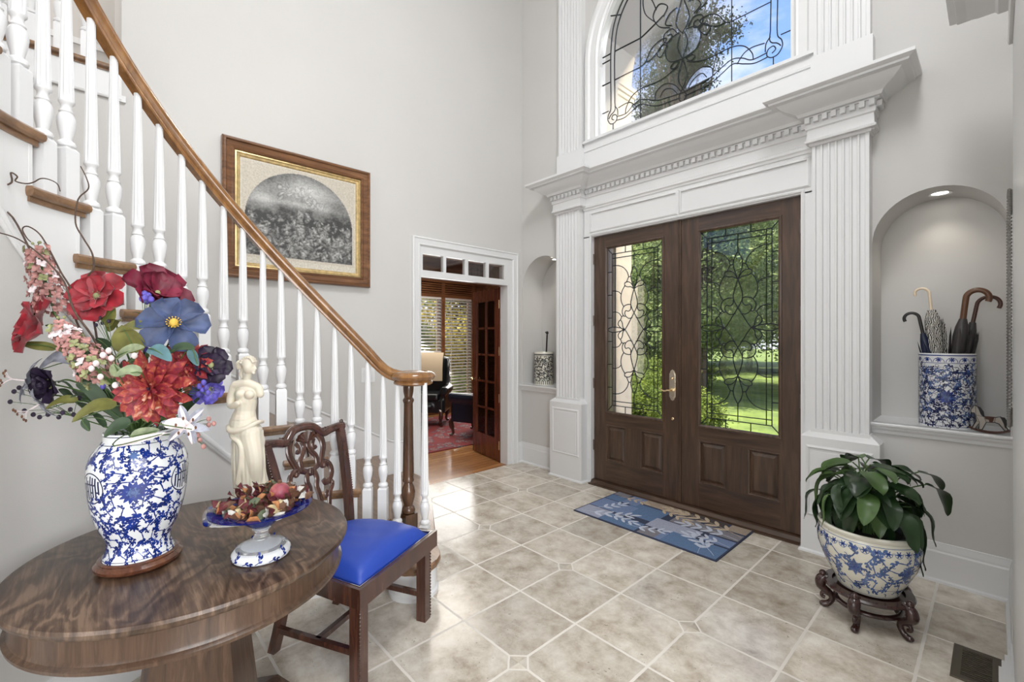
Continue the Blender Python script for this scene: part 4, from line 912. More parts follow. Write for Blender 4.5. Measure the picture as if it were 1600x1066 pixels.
# ================================================================== WALL ITEMS
# framed engraving (generic stand-in composition)
pr = thing('framed_print', (XL+.02, 1.222, 1.898), label='large antique black and white engraving in a gilt-lined wooden frame above the stair', cat='picture')
y0, y1, z0, z1 = .661, 1.780, 1.898, 2.916
def fr(mat, inset_, prof, nm):
    MB().sweep([(XL+.002, y0+inset_, z0+inset_), (XL+.002, y1-inset_, z0+inset_), (XL+.002, y1-inset_, z1-inset_), (XL+.002, y0+inset_, z1-inset_)], [(-a, b) for a, b in prof], mat, up=(1, 0, 0), closed=True).build(nm, pr, 25)
fr('frame_wood', 0, [(0, 0), (0, .045), (.010, .058), (.022, .058), (.030, .048), (.060, .040), (.072, .046), (.080, .040), (.084, .022), (.084, 0)], 'frame')
fr('gold_leaf', .084, [(0, 0), (0, .030), (.010, .032), (.016, .022), (.030, .018), (.036, .010), (.036, 0)], 'gilt_liner')
# engraved sheet
random.seed(5)
iy0, iy1, iz0, iz1 = y0+.12, y1-.12, z0+.12, z1-.12
m, t = newmat('engraving'); b = bsdf(t, Roughness=.6)
at = t.nodes.new('ShaderNodeVertexColor'); at.layer_name = 'ink'; c = coords(t); n = N(t, 'ShaderNodeTexNoise', Scale=90, Detail=3); t.links.new(c.outputs[0], n.inputs['Vector'])
r = ramp(t, [(.3, (.72, .72, .72)), (.7, (1.2, 1.2, 1.2))], n.outputs[0]); mm = N(t, 'ShaderNodeMixRGB', blend_type='MULTIPLY', Fac=.6); t.links.new(at.outputs[0], mm.inputs[1]); t.links.new(r.outputs[0], mm.inputs[2]); t.links.new(mm.outputs[0], b.inputs['Base Color'])
NXp, NZp = 190, 170
figs = []
for i in range(150):
    u = random.uniform(-.95, .95); w = random.uniform(-.92, -.05)-.15*abs(u)*random.random()
    w = max(w, -.92); s_ = random.uniform(.02, .05)*(1.5-.5*(w+1)); figs.append((u, w, s_, random.uniform(-.9, .9), random.uniform(.45, 1.0)))
for i in range(26): figs.append((random.uniform(-.42, .45), random.uniform(.28, .72), random.uniform(.02, .04), random.uniform(-1, 1), random.uniform(.8, 1.0)))
for i in range(26):
    q = random.uniform(-.35, .35); figs.append((q, random.uniform(-.75, .12-.5*abs(q)), random.uniform(.03, .055), random.uniform(-.7, .7), random.uniform(.75, 1.0)))
def tone(u, w):
    # u,w in -1..1 inside the arched picture
    from mathutils import noise
    n = noise.fractal(V((u*3, w*3, 1.3)), 1.0, 2.0, 4)
    v = .20+.12*n
    v += .38*math.exp(-((u-.05)**2/.22+(w-.62)**2/.05))+.25*math.exp(-((u+.0)**2/.5+(w-.28)**2/.008))
    v += .18*math.exp(-((u+.72)**2/.05+(w-.35)**2/.06))
    v -= .10*math.exp(-((u)**2/1.5+(w+.1)**2/.05))
    nn = noise.noise_vector(V((u*9, w*9, 3.1)))
    fine = noise.fractal(V((u*22, w*22, 0)), 1.0, 2.0, 4)
    Lm, Dk = 0, 0
    for (fu, fw, s_, an, br) in figs:
        du, dw = u-fu+.05*nn.x, w-fw+.05*nn.y
        if abs(du) > .14 or abs(dw) > .18: continue
        ca, sa = cos(an), sin(an); x = (du*ca+dw*sa)/s_; y = (-du*sa+dw*ca)/(s_*2.0); q = x*x+y*y
        hx_, hy_ = (du*ca+dw*sa)/(s_*.45), (-du*sa+dw*ca-s_*2.1)/(s_*.5)
        Lm = max(Lm, br*math.exp(-1.3*q)*(.75+.35*x*math.exp(-q)), .8*br*math.exp(-1.5*(hx_*hx_+hy_*hy_))); Dk = max(Dk, math.exp(-3*(q-1.7)**2))
    v = v*(1-.35*Dk)+(.40 if w < .2 else .20)*Lm*(1+.9*fine)-.10/(1+math.exp(14*(w-.05+.3*nn.x)))+.07*fine-.16*math.exp(-((u+.6)**2/.12+(w-.75)**2/.08))
    return max(.045, min(.72, v))
pic = MB(); cols = []
cyp = (iy0+iy1)/2; hw = (iy1-iy0)/2-.03
zb = iz0+.065; zt = iz1-.03; zsq = zt-.40
vs = []; 
for j in range(NZp+1):
    for i in range(NXp+1):
        y = iy0+(iy1-iy0)*i/NXp; z = iz0+(iz1-iz0)*j/NZp; vs.append((XL+.012, y, z))
        inside = abs(y-cyp) < hw and z > zb and (z < zsq or ((y-cyp)/hw)**2+((z-zsq)/(zt-zsq))**2 < 1)
        if inside: g_v = tone((y-cyp)/hw, (z-(zb+zt)/2)/((zt-zb)/2)); cols.append((g_v*.98, g_v*.97, g_v*.93, 1))
        elif abs(y-cyp) < hw+.02 and z > zb-.02 and z < zt+.02: cols.append((.55, .50, .42, 1))
        else: cols.append((.60, .56, .48, 1))
fs = [(j*(NXp+1)+i, j*(NXp+1)+i+1, (j+1)*(NXp+1)+i+1, (j+1)*(NXp+1)+i) for j in range(NZp) for i in range(NXp)]
pic.add(vs, fs, 'engraving'); po_ = pic.build('print', pr, 0)
ca_ = po_.data.color_attributes.new('ink', 'FLOAT_COLOR', 'POINT')
for i, c_ in enumerate(cols): ca_.data[i].color = c_
# light switch
sw = thing('light_switch', (XL, 1.778, 1.125), label='white double light switch plate on the wall by the stair foot', cat='switch')
MB().prism([(XL, 1.715, 1.06), (XL, 1.842, 1.06), (XL, 1.842, 1.19), (XL, 1.715, 1.19)], (.006, 0, 0), 'trim_white').build('wall_plate', sw, 0)
for y in (1.735, 1.79): MB().box((XL+.006, y, 1.09), (XL+.011, y+.034, 1.16), 'baluster_white').build('rocker', sw, 0)
# recessed lights in the niches
for x, lb in ((-.235, 'small round recessed light in the arch of the right niche'), (-3.42, 'small round recessed light in the arch of the left niche')):
    l_ = thing('recessed_light', (x, YF+.17, 2.33), label=lb, cat='light', group='recessed niche lights')
    z = NZ+.30-.004
    MB().lathe([(.042, z-.002), (.056, z-.006), (.058, z+.012), (.042, z+.012)], 'trim_white', (x, YF+.17, 0), 28, cap=False).build('trim_ring', l_)
    MB().lathe([(.042, z), (.042, z+.004)], 'lamp_glow', (x, YF+.17, 0), 24).build('lamp', l_)
    ld = bpy.data.lights.new('niche_spot', 'SPOT'); ld.energy = 2.2; ld.spot_size = rad(110); ld.spot_blend = .8; ld.shadow_soft_size = .04; ld.color = (1, .93, .82)
    lo = bpy.data.objects.new('niche_spot', ld); COL.objects.link(lo); lo.location = (x, YF+.17, z-.02)
# mirror on the right wall
mr = thing('wall_mirror', (XR-.01, 3.29, 1.03), label='tall silver framed wall mirror seen edge-on beside the right niche', cat='mirror')
oc = [(3.5, 1.13), (3.5, 2.02), (3.38, 2.16), (3.20, 2.16), (3.08, 2.02), (3.08, 1.13), (3.2, 1.03), (3.38, 1.03)]
MB().sweep([(XR, *p) for p in oc], [(0, 0), (0, .020), (.02, .024), (.05, .016), (.06, .020), (.06, 0)], 'silver_frame', up=(-1, 0, 0), closed=True).build('frame', mr, 25)
mb = MB()
for (a0, b0), (a1, b1) in zip(oc, oc[1:]+oc[:1]):
    n_ = int(math.hypot(a1-a0, b1-b0)/.016)
    for k in range(n_): mb.sphere((XR-.021, a0+(a1-a0)*k/n_, b0+(b1-b0)*k/n_), .0075, 'silver_frame', 6, 4)
mb.build('beading', mr)
MB().prism([(XR-.008, 3.29+(a-3.29)*.8, 1.595+(b_-1.595)*.92) for a, b_ in oc], (-.004, 0, 0), 'mirror_glass').build('mirror_glass', mr, 0)
# floor vent
fv = thing('floor_vent', (-.055, 2.845, 0), label='brown louvred floor register set in the tiles at the right', cat='vent')
mb = MB(); mb.sweep([(-.135, 2.69, 0), (.02, 2.69, 0), (.02, 2.99, 0), (-.135, 2.99, 0)], [(0, 0), (.0, .004), (-.004, .006), (-.03, .005), (-.03, 0)], 'bronze_vent', closed=True); mb.build('frame', fv, 0)
MB().box((-.105, 2.72, .0005), (-.01, 2.96, .0015), 'vent_dark').build('duct', fv, 0)
mb = MB()
for i in range(15): y = 2.722+i*.0162; mb.box((-.107, y, .001), (-.008, y+.007, .005), 'bronze_vent')
mb.build('louvres', fv, 0)
# doormat with blocks and leaf sprigs
dm = MB(); X0, X1, Y0, Y1 = -2.415, -1.23, 2.945, 3.635
for nm, cs in dict(mat_navy=(.035, .045, .085), mat_denim=(.10, .17, .30), mat_blue=(.16, .22, .37), mat_lilac=(.33, .35, .45), mat_tan=(.34, .27, .21), mat_brown=(.06, .05, .05), mat_grey=(.20, .19, .21), mat_leaf=(.50, .54, .64), mat_leaf_tan=(.50, .40, .29)).items(): plain(nm, cs, .95, var=.18, vs=140)
dm.box((X0, Y0, .0005), (X1, Y1, .009), 'mat_navy')
def mr_(u0, v0, u1, v1, mt): 
    dm.box((X0+.012+(X1-X0-.024)*u0, Y0+.012+(Y1-Y0-.024)*v0, .0085), (X0+.012+(X1-X0-.024)*u1, Y0+.012+(Y1-Y0-.024)*v1, .0100+.00004*(len(dm.f) % 40)/6), mt)
for q in [(0, .30, .30, .62, 'mat_blue'), (0, 0, .20, .28, 'mat_lilac'), (.20, 0, .48, .24, 'mat_denim'), (.0, .64, .14, .82, 'mat_denim'), (.14, .66, .26, 1, 'mat_blue'), (.26, .80, .56, 1, 'mat_tan'), (.22, .36, .50, .76, 'mat_denim'), (.50, .0, .62, .20, 'mat_grey'), (.48, .24, .80, .52, 'mat_lilac'), (.56, .54, .72, .78, 'mat_grey'), (.60, .80, .86, 1, 'mat_brown'), (.72, .56, 1, .74, 'mat_grey'), (.66, 0, 1, .30, 'mat_denim'), (.62, .0, .66, .22, 'mat_blue'), (.84, .34, 1, .52, 'mat_blue'), (.88, .78, 1, 1, 'mat_tan'), (0, .84, .12, 1, 'mat_grey')]: mr_(*q)
def petal2d(cx, cy, a, L_, w, n=8):
    pts = []
    for i in range(n+1): u = i/n; pts.append((L_*u, w*sin(pi*u)**.7))
    pts += [(x, -y) for x, y in pts[::-1][1:-1]]
    ca, sa = cos(a), sin(a); return [(cx+x*ca-y*sa, cy+x*sa+y*ca) for x, y in pts]
zc_ = [0]
def sprig(x, y, a, s, mt, n=5, curve=.3):
    s *= .78
    p = []; cx, cy = x, y
    for i in range(n*2):
        p.append((cx, cy)); cx += s*.045*cos(a); cy += s*.045*sin(a); a += curve/n/2
        if i > 1:
            for sg in ((1, -1) if i % 2 == 0 else (-1, 1)):
                if i % 2: continue
                zc_[0] += 1; dm.prism([(q[0], q[1], .0095) for q in petal2d(cx, cy, a+sg*.7, s*.105, s*.017)], (0, 0, .0010+.00001*zc_[0]), mt)
    zc_[0] += 1; dm.prism([(q[0], q[1], .0095) for q in petal2d(cx, cy, a, s*.11, s*.017)], (0, 0, .0010+.00001*zc_[0]), mt)
    dm.tube([(q[0], q[1], .0096) for q in p], .0022*s, mt, 5)
for a_ in [(-2.38, 3.0, .25, 1.15, 'mat_leaf', 5, .5), (-2.34, 3.1, .9, 1.0, 'mat_leaf', 4, .4), (-2.2, 3.06, .2, .95, 'mat_leaf', 4, -.3), (-1.95, 3.02, .1, .95, 'mat_leaf', 4, .5), (-2.35, 3.5, .2, .9, 'mat_leaf_tan', 4, -.3), (-2.0, 3.50, -.1, 1.0, 'mat_leaf_tan', 5, -.3), (-1.25, 3.35, 2.9, 1.1, 'mat_leaf', 5, .5), (-1.25, 3.42, 2.7, 1.2, 'mat_leaf_tan', 6, .4), (-1.62, 3.56, 3.0, .9, 'mat_leaf_tan', 4, .3), (-1.27, 3.0, 2.3, 1.1, 'mat_leaf', 4, .5), (-1.36, 2.96, 1.9, .9, 'mat_leaf', 3, -.4), (-1.25, 3.2, 2.9, .9, 'mat_leaf', 4, .2)]: sprig(*a_)
dm.build('doormat', smooth=0, label='blue patchwork doormat with white leaf sprigs in front of the double doors', cat='doormat')

# ================================================================== PAINTED CERAMICS
class Surf:
    # maps (angle, height) drawings onto a body of revolution
    def __init__(s, prof, c, off=.0006): s.p = prof; s.c = c; s.off = off
    def r(s, z):
        P = s.p
        for (r0, z0), (r1, z1) in zip(P, P[1:]):
            if min(z0, z1) <= z <= max(z0, z1) and z1 != z0: return r0+(r1-r0)*(z-z0)/(z1-z0)
        return P[-1][0]
    def pt(s, a, z): r = s.r(z)+s.off; return (s.c[0]+r*cos(a), s.c[1]+r*sin(a), s.c[2]+z)
def strip(mb, S, pts, w, mat, Rr):
    # pts in metres (x along the surface at radius Rr, z); w list of half widths
    n = len(pts); vs = []; fs = []
    for i, (x, z) in enumerate(pts):
        x0, z0 = pts[max(i-1, 0)]; x1, z1 = pts[min(i+1, n-1)]; d = math.hypot(x1-x0, z1-z0) or 1; nx_, nz_ = -(z1-z0)/d, (x1-x0)/d
        for k in (-1, 0, 1): vs.append(S.pt((x+nx_*w[i]*k)/Rr, z+nz_*w[i]*k))
    for i in range(n-1):
        for k in (0, 1): a = i*3+k; fs.append((a, a+1, a+4, a+3))
    mb.add(vs, fs, mat)
def leafmark(mb, S, x, z, a, L_, w, mat, Rr, bend=0):
    pts = []; ww = []; cx_, cz_ = x, z
    for i in range(6):
        u = i/5; pts.append((cx_, cz_)); ww.append(w*sin(pi*min(.97, u*.85+.12))**1.0); cx_ += L_/5*cos(a); cz_ += L_/5*sin(a); a += bend/5
    strip(mb, S, pts, ww, mat, Rr)
def curl(mb, S, x, z, a, s, mat, Rr, sg=1, w=.0012, leaves=True):
    pts = []; cx_, cz_ = x, z; n = 15
    for i in range(n):
        pts.append((cx_, cz_)); st = s*.16*(1-.5*i/n); cx_ += st*cos(a); cz_ += st*sin(a); a += sg*(.10+.58*(i/n)**1.2)
        if leaves and i in (2, 5, 8): leafmark(mb, S, cx_, cz_, a-sg*.9, s*.46, s*.135, mat, Rr, sg*1.2); 
        if leaves and i in (3, 6): leafmark(mb, S, cx_, cz_, a+sg*1.0, s*.36, s*.11, mat, Rr, -sg*1.0)
    strip(mb, S, pts, [w*(1.2-.6*i/n) for i in range(n)], mat, Rr)
def mum(mb, S, x, z, R_, mat, Rr, n=12, inner=True, mat2=None):
    for i in range(n): a = 2*pi*i/n; leafmark(mb, S, x+R_*.15*cos(a), z+R_*.15*sin(a), a, R_*.85, R_*.17, mat, Rr)
    if inner:
        for i in range(8): a = 2*pi*(i+.5)/8; leafmark(mb, S, x, z, a, R_*.5, R_*.12, mat2 or mat, Rr)
def scroll_field(mb, S, z0, z1, Rr, s, mat, rnd, avoid=(), dens=1.0, mat2=None, leaves=True):
    per = 2*pi*Rr; nx_ = int(per/(s*1.02)*dens); nz_ = max(1, int((z1-z0)/(s*1.0)))
    for j in range(nz_+1):
        for i in range(nx_):
            x = per*(i+.5*(j % 2)+rnd.uniform(-.12, .12))/nx_; z = z0+(z1-z0)*(j+.3+rnd.uniform(-.1, .1))/(nz_+.6)
            if any(abs(((x-ax+per/2) % per)-per/2)**2+(z-az)**2 < ar*ar for ax, az, ar in avoid): continue
            a = rnd.uniform(0, 2*pi); sg = rnd.choice((-1, 1)); ss = s*rnd.uniform(.8, 1.05)
            m_ = mat if not mat2 or rnd.random() < .6 else mat2
            curl(mb, S, x, z, a, ss, m_, Rr, sg, s*.05, leaves); curl(mb, S, x, z, a+pi, ss*.7, m_, Rr, sg, s*.04, leaves)
CAMR = V((cos(TH), sin(TH), 0)); CAMF = V((-sin(TH), cos(TH), 0))
def P3(px, py, dep): r = (px-800)/701*dep; return CAMF*dep+CAMR*r+V((0, 0, 1.45-(py-529)/701*dep))   # a measured spot of the arrangement

# ---------------------------------------------------------------- round pedestal table
TX, TY, TR, TZ = -1.857, .262, .474, .75
tb = thing('round_table', (TX, TY, 0), label='round dark walnut pedestal table holding the flower vase, bowl and statuette', cat='table')
MB().lathe([(TR-.03, TZ-.032), (TR-.012, TZ-.030), (TR-.004, TZ-.022), (TR-.0, TZ-.010), (TR-.004, TZ-.002), (TR-.012, TZ), (0.001, TZ)], 'walnut_top', (TX, TY, 0), 96).build('tabletop', tb, 30)
MB().lathe([(TR-.035, TZ-.125), (TR-.022, TZ-.122), (TR-.020, TZ-.112), (TR-.030, TZ-.105), (TR-.034, TZ-.095), (TR-.034, TZ-.03)], 'walnut_side', (TX, TY, 0), 96).build('apron', tb, 30)
mb = MB(); 
def fr4(w0, w1, z0_, z1_, cut, mat='walnut_side', rot=TH+.25):
    vs = []
    for w_, z_ in ((w0, z0_), (w1, z1_)):
        c_ = w_*cut
        for (a, b_) in ((-w_+c_, -w_), (w_-c_, -w_), (w_, -w_+c_), (w_, w_-c_), (w_-c_, w_), (-w_+c_, w_), (-w_, w_-c_), (-w_, -w_+c_)):
            vs.append((TX+a*cos(rot)-b_*sin(rot), TY+a*sin(rot)+b_*cos(rot), z_))
    return vs, [tuple(range(8))[::-1], tuple(range(8, 16))]+[(i, (i+1) % 8, 8+(i+1) % 8, 8+i) for i in range(8)]
mb.add(*fr4(.155, .105, .09, TZ-.12, .25), 'walnut_side'); mb.build('pedestal', tb, 0)
mb = MB(); mb.add(*fr4(.27, .26, .02, .075, .3), 'walnut_side'); mb.add(*fr4(.26, .17, .075, .095, .3), 'walnut_side'); mb.add(*fr4(.25, .25, 0, .02, .3), 'walnut_side'); mb.build('plinth', tb, 0)

# ---------------------------------------------------------------- ginger-jar vase on its wooden stand
VX, VY, VZ = -1.822, .100, .782
MB().lathe([(.085, 0), (.100, .002), (.108, .010), (.109, .018), (.102, .024), (.098, .027), (.100, .031), (.096, .034), (.088, .034), (.086, .032), (.001, .032)], 'vase_stand_wood', (VX, VY, TZ), 48).build('vase_stand', smooth=40, label='round polished wooden stand under the blue and white vase', cat='stand')
vp = [(.070, 0), (.089, 0), (.090, .006), (.083, .018), (.0785, .035), (.0785, .050), (.084, .068), (.096, .092), (.105, .118), (.114, .154), (.120, .198), (.1245, .25), (.1225, .290), (.114, .318), (.099, .342), (.089, .355), (.087, .364), (.086, .372), (.088, .380), (.086, .383), (.080, .381), (.079, .36), (.09, .33), (.09, .30)]
va = MB(); va.lathe(vp, 'porcelain_white', (VX, VY, VZ), 64)
S = Surf(vp[1:20], (VX, VY, VZ)); rnd = random.Random(3)
ac = atan2(-VY, -VX)        # angle facing the room's middle
Rr = .115; per = 2*pi*Rr
mx_, sx_ = (ac-.12)*Rr, (ac+1.02)*Rr
av = [(mx_ % per, .22, .030), (sx_ % per, .235, .048), ((sx_-2.1*Rr) % per, .235, .048), ((ac+.52)*Rr % per, .245, .018)]
scroll_field(va, S, .012, .345, Rr, .030, 'cobalt', rnd, av, .98)
mum(va, S, mx_, .22, .034, 'cobalt', Rr, 14, True, 'soft_blue'); mum(va, S, mx_, .115, .018, 'cobalt', Rr, 8); mum(va, S, mx_, .325, .016, 'soft_blue', Rr, 8)
mum(va, S, (ac+.52)*Rr, .245, .016, 'cobalt', Rr, 6)
for sx in (sx_, sx_-2.1*Rr, sx_+2.0*Rr):       # round meander medallions
    n = 40
    strip(va, S, [(sx+.042*cos(2*pi*i/n), .235+.044*sin(2*pi*i/n)) for i in range(n+1)], [.0016]*(n+1), 'cobalt_dark', Rr)
    for i in range(-3, 4):
        hh = .036*sqrt(max(0, 1-(i/4.2)**2)); x = sx+i*.0098
        q = 8; strip(va, S, [(x, .235-hh+(2*hh-.012 if i % 2 else 2*hh)*j/q+(.010 if i % 2 and i > 0 else 0)) for j in range(q+1)], [.0024]*(q+1), 'cobalt_dark', Rr)
        if i % 2 == 0 and i < 3: strip(va, S, [(x, .235-hh*.3), (x+.005, .235-hh*.3), (x+.0098, .235-hh*.3)], [.0022]*3, 'cobalt_dark', Rr)
        if abs(i) < 3: strip(va, S, [(x, .235+hh*.35), (x-.005, .235+hh*.35), (x-.0098, .235+hh*.35)], [.0022]*3, 'cobalt_dark', Rr)
for z_, w_ in ((.008, .0008), (.376, .0012), (.352, .0008)):
    strip(va, S, [(per*i/60, z_) for i in range(61)], [w_]*61, 'cobalt_dark', Rr)
va.lathe([(.079, .345), (.001, .350)], 'soil', (VX, VY, VZ), 24, cap=False)
va.build('ginger_jar_vase', smooth=50, label='large blue and white porcelain vase with scrolling leaves holding the flowers', cat='vase')

# ---------------------------------------------------------------- silk flowers: every stem its own thing
NECK = V((VX, VY, VZ+.36))
GV = 'silk flower stems in the vase'
fr_rnd = random.Random(11)
def dirv(r, u, f): return (CAMR*r+V((0, 0, u))-CAMF*f).normalized()
def stem_to(mb, c, back, r=.003, mat='stem_green', mid=None, k=7):
    base = NECK+V((fr_rnd.uniform(-.035, .035), fr_rnd.uniform(-.035, .035), -.02))
    c = V(c); m_ = mid if mid is not None else base.lerp(c, .55)+V((0, 0, .05))
    mb.tube(spline([base, base.lerp(m_, .5)+V((0, 0, .02)), m_, c-V(back)*.03, c], k), r, mat, 6)
def bloom(mb, c, nrm, R_, n, mat, elev=.35, w=.5, curve=-.6, layers=1, pts=6, tipf=None, jit=.12, cup=0, wave=.03, fold=.12, lay=.72):
    nrm = V(nrm).normalized(); x = nrm.orthogonal().normalized(); y = nrm.cross(x)
    for l in range(layers):
        RR = R_*(lay**l); el0 = elev+.38*l; off = l*.5
        for i in range(n):
            a = 2*pi*(i+off)/n+fr_rnd.uniform(-jit, jit); d = x*cos(a)+y*sin(a); el = el0+fr_rnd.uniform(-jit, jit); p = V(c)+nrm*.004*l; q = [p.copy()]
            st = RR/(pts-1)
            for j in range(pts-1): p = p+(d*cos(el)+nrm*sin(el))*st; el += curve/(pts-1); q.append(p.copy())
            mb.blade(q, RR*w*.5, mat, nrm, fold, tipf or (lambda u: (.18+.95*u**.8)*(max(0, 1-u**5))**.5), wave=wave, cup=cup, ph=fr_rnd.random()*6)
def leafb(mb, a, b_, w, mat, sag=.02, up=(0, 0, 1), fold=.2, wave=.02):
    a, b_ = V(a), V(b_); m_ = a.lerp(b_, .5)+V((0, 0, sag))
    mb.blade(spline([a, m_, b_], 5), w, mat, up, fold, wave=wave)
def stem_thing(name, label, c, **k): return thing(name, NECK, 0, label=label, cat='artificial flower', group=None)
VD = 1.40
def magnolia(px, py, dd, nrm, R_, mat, label, n=6, ctr='flower_green', layers=2, elev=.25, name='magnolia_stem', leaf='leaf_olive', cdot=.009):
    c = P3(px, py, VD+dd); nr = dirv(*nrm); r = stem_thing(name, label, c)
    mb = MB(); bloom(mb, c, nr, R_, n, mat, elev, 1.0, -.7, layers, 8, cup=.35, lay=.76, wave=.07, fold=.05); bo_ = mb.build('bloom', r, 80)
    mb = MB(); mb.sphere(V(c)+nr*.012, (cdot, cdot, cdot*1.2), ctr, 10, 8)
    for i in range(14): a = 2*pi*i/14; x = nr.orthogonal().normalized(); y = nr.cross(x); e_ = V(c)+nr*.018+(x*cos(a)+y*sin(a))*cdot*1.5; mb.tube([V(c)+nr*.005, e_], .0009, ctr, 4); mb.sphere(e_, .002, ctr, 5, 4)
    mb.build('flower_centre', bo_)
    mb = MB(); stem_to(mb, c-nr*.005, nr, .0028); mb.build('stem', r)
    for i in range(2):
        mb = MB(); t_ = NECK.lerp(V(c), .75-.2*i); o = dirv(fr_rnd.uniform(-1, 1), fr_rnd.uniform(-.2, .6), fr_rnd.uniform(.1, .8)); leafb(mb, t_, t_+o*.075, .017, leaf); mb.build('leaf', r, 80)
    return r
magnolia(155, 465, .02, (.15, .35, 1), .088, 'petal_red', 'open red silk magnolia facing forward above the vase', layers=2)
magnolia(243, 462, .05, (.75, .55, .35), .10, 'petal_burgundy', 'burgundy silk magnolia turned to the right at the top of the bouquet', n=6, layers=2, elev=.55)
magnolia(68, 508, -.02, (-.55, .25, .75), .10, 'petal_red', 'deep red silk magnolia turned left below the tall pink spike', n=6, layers=2, elev=.45)
magnolia(272, 508, -.06, (.5, .5, .75), .090, 'petal_blue', 'large blue silk magnolia with a yellow centre at the right', n=6, layers=1, elev=.15, ctr='flower_yellow', cdot=.012, leaf='leaf_teal')
magnolia(88, 598, -.03, (-.25, -.1, .9), .066, 'petal_purple', 'dark purple silk tulip low at the left of the bouquet', n=6, layers=3, elev=.7, name='tulip_stem', leaf='leaf_dark')
magnolia(326, 572, -.02, (.8, .25, .5), .062, 'petal_purple', 'dark purple silk iris at the right edge beside the statuette head', n=6, layers=2, elev=.5, name='iris_stem', leaf='leaf_dark')
magnolia(322, 608, .00, (.8, -.3, .5), .050, 'petal_violet', 'small violet and blue silk iris hanging at the right edge', n=6, layers=2, elev=.3, name='iris_stem', leaf='leaf_dark')
# dahlias
for px, py, dd, nr, R_, nm in ((240, 606, -.14, (.05, -.05, 1), .112, 'large orange and red silk dahlia facing forward above the vase neck'), (292, 572, -.05, (.5, .2, .8), .085, 'smaller red and cream silk dahlia tucked behind the large one')):
    c = P3(px, py, VD+dd); n_ = dirv(*nr); r = stem_thing('dahlia_stem', nm, c)
    mb = MB(); tip = lambda u: (.25+.9*u)*(max(0, 1-u**3.5))**.6
    bloom(mb, c, n_, R_, 14, 'petal_dahlia', .0, .42, -.2, 2, 7, tip, .12, 0, .12, .35, .86); bloom(mb, c+n_*.01, n_, R_*.66, 12, 'petal_dahlia', .5, .42, -.3, 2, 6, tip, .15, 0, .10, .35, .7); bo_ = mb.build('bloom', r, 80)
    mb = MB()
    for i in range(30):
        x = n_.orthogonal().normalized(); y = n_.cross(x); a = fr_rnd.uniform(0, 6.28); q = fr_rnd.uniform(0, .013); mb.tube([c+n_*.006, c+n_*.022+(x*cos(a)+y*sin(a))*q], .0016, 'petal_purple', 4)
    mb.build('flower_centre', bo_); mb = MB(); stem_to(mb, c-n_*.005, n_, .003); mb.build('stem', r)
# pink floret spikes
def spike(p0, p1, dd0, dd1, rad_, nfl, label, cols_):
    a, b_ = P3(*p0, VD+dd0), P3(*p1, VD+dd1); r = stem_thing('larkspur_spike', label, b_)
    by = {}
    for i in range(nfl):
        u = (i+.5)/nfl; c = a.lerp(b_, u); ax = (b_-a).normalized(); x = ax.orthogonal().normalized(); y = ax.cross(x); an = i*2.4
        rr = rad_*(1.1-.55*u); d = x*cos(an)+y*sin(an); cc = c+d*rr*fr_rnd.uniform(.75, 1.1); mt = fr_rnd.choice(cols_)
        mb = MB(); bloom(mb, cc, d+V((0, 0, .2)), .015, 4, mt, .45, 1.0, -.5, 1, 4, cup=.2, jit=.3); mb.build('floret', r, 80)
    mb = MB(); stem_to(mb, a, (a-NECK).normalized()*0, .003, 'stem_green'); mb.tube([a, b_], .003, 'stem_green', 6)
    for i in range(5): e_ = b_+V((fr_rnd.uniform(-.02, .02), fr_rnd.uniform(-.02, .02), fr_rnd.uniform(.0, .03))); mb.tube([b_, e_], .001, 'stem_green', 4); mb.sphere(e_, .0045, 'flower_green', 6, 5)
    mb.build('stem', r)
spike((86, 492), (57, 388), .0, -.02, .042, 98, 'tall pink silk larkspur spike rising at the upper left', ['petal_pink', 'petal_pink', 'petal_pink', 'petal_pink', 'petal_pale', 'flower_green'])
spike((162, 588), (92, 512), -.16, -.14, .040, 96, 'pink silk larkspur spike slanting across the middle of the bouquet', ['petal_pink', 'petal_pink', 'petal_pink', 'petal_pale', 'flower_green'])
# lilies
for px, py, dd, nr, R_, mt, nm in ((292, 664, -.16, (.6, .1, .9), .060, 'petal_pale', 'white and blue striped silk lily spilling over the right of the vase rim'), (50, 596, -.05, (-.7, .2, .6), .075, 'petal_grey', 'grey silk lily reaching out at the far left'), (68, 628, -.04, (-.4, -.5, .6), .062, 'petal_grey', 'drooping grey silk lily below the dark tulip')):
    c = P3(px, py, VD+dd); n_ = dirv(*nr); r = stem_thing('lily_stem', nm, c)
    mb = MB(); bloom(mb, c, n_, R_, 6, mt if mt != 'petal_pale' else 'petal_grey', .45, .42, -1.0, 1, 7, lambda u: sin(pi*min(1, u*.9+.08))**.9, wave=.05, fold=.3)
    if mt == 'petal_pale': bloom(mb, c+n_*.002, n_, R_*.97, 6, 'petal_pale', .47, .16, -1.0, 1, 7, lambda u: sin(pi*min(1, u*.9+.08))**.9, fold=.3, jit=.05)
    bo_ = mb.build('bloom', r, 80)
    mb = MB(); x = n_.orthogonal().normalized(); y = n_.cross(x)
    for i in range(6): a = 2*pi*i/6; e_ = c+n_*.06+(x*cos(a)+y*sin(a))*.022; mb.tube(spline([c, c+n_*.04, e_], 4), .0008, 'petal_pale', 4); mb.sphere(e_, (.003, .003, .005), 'potpourri_brown', 6, 5)
    mb.build('stamens', bo_); mb = MB(); stem_to(mb, c, n_, .0025); mb.build('stem', r)
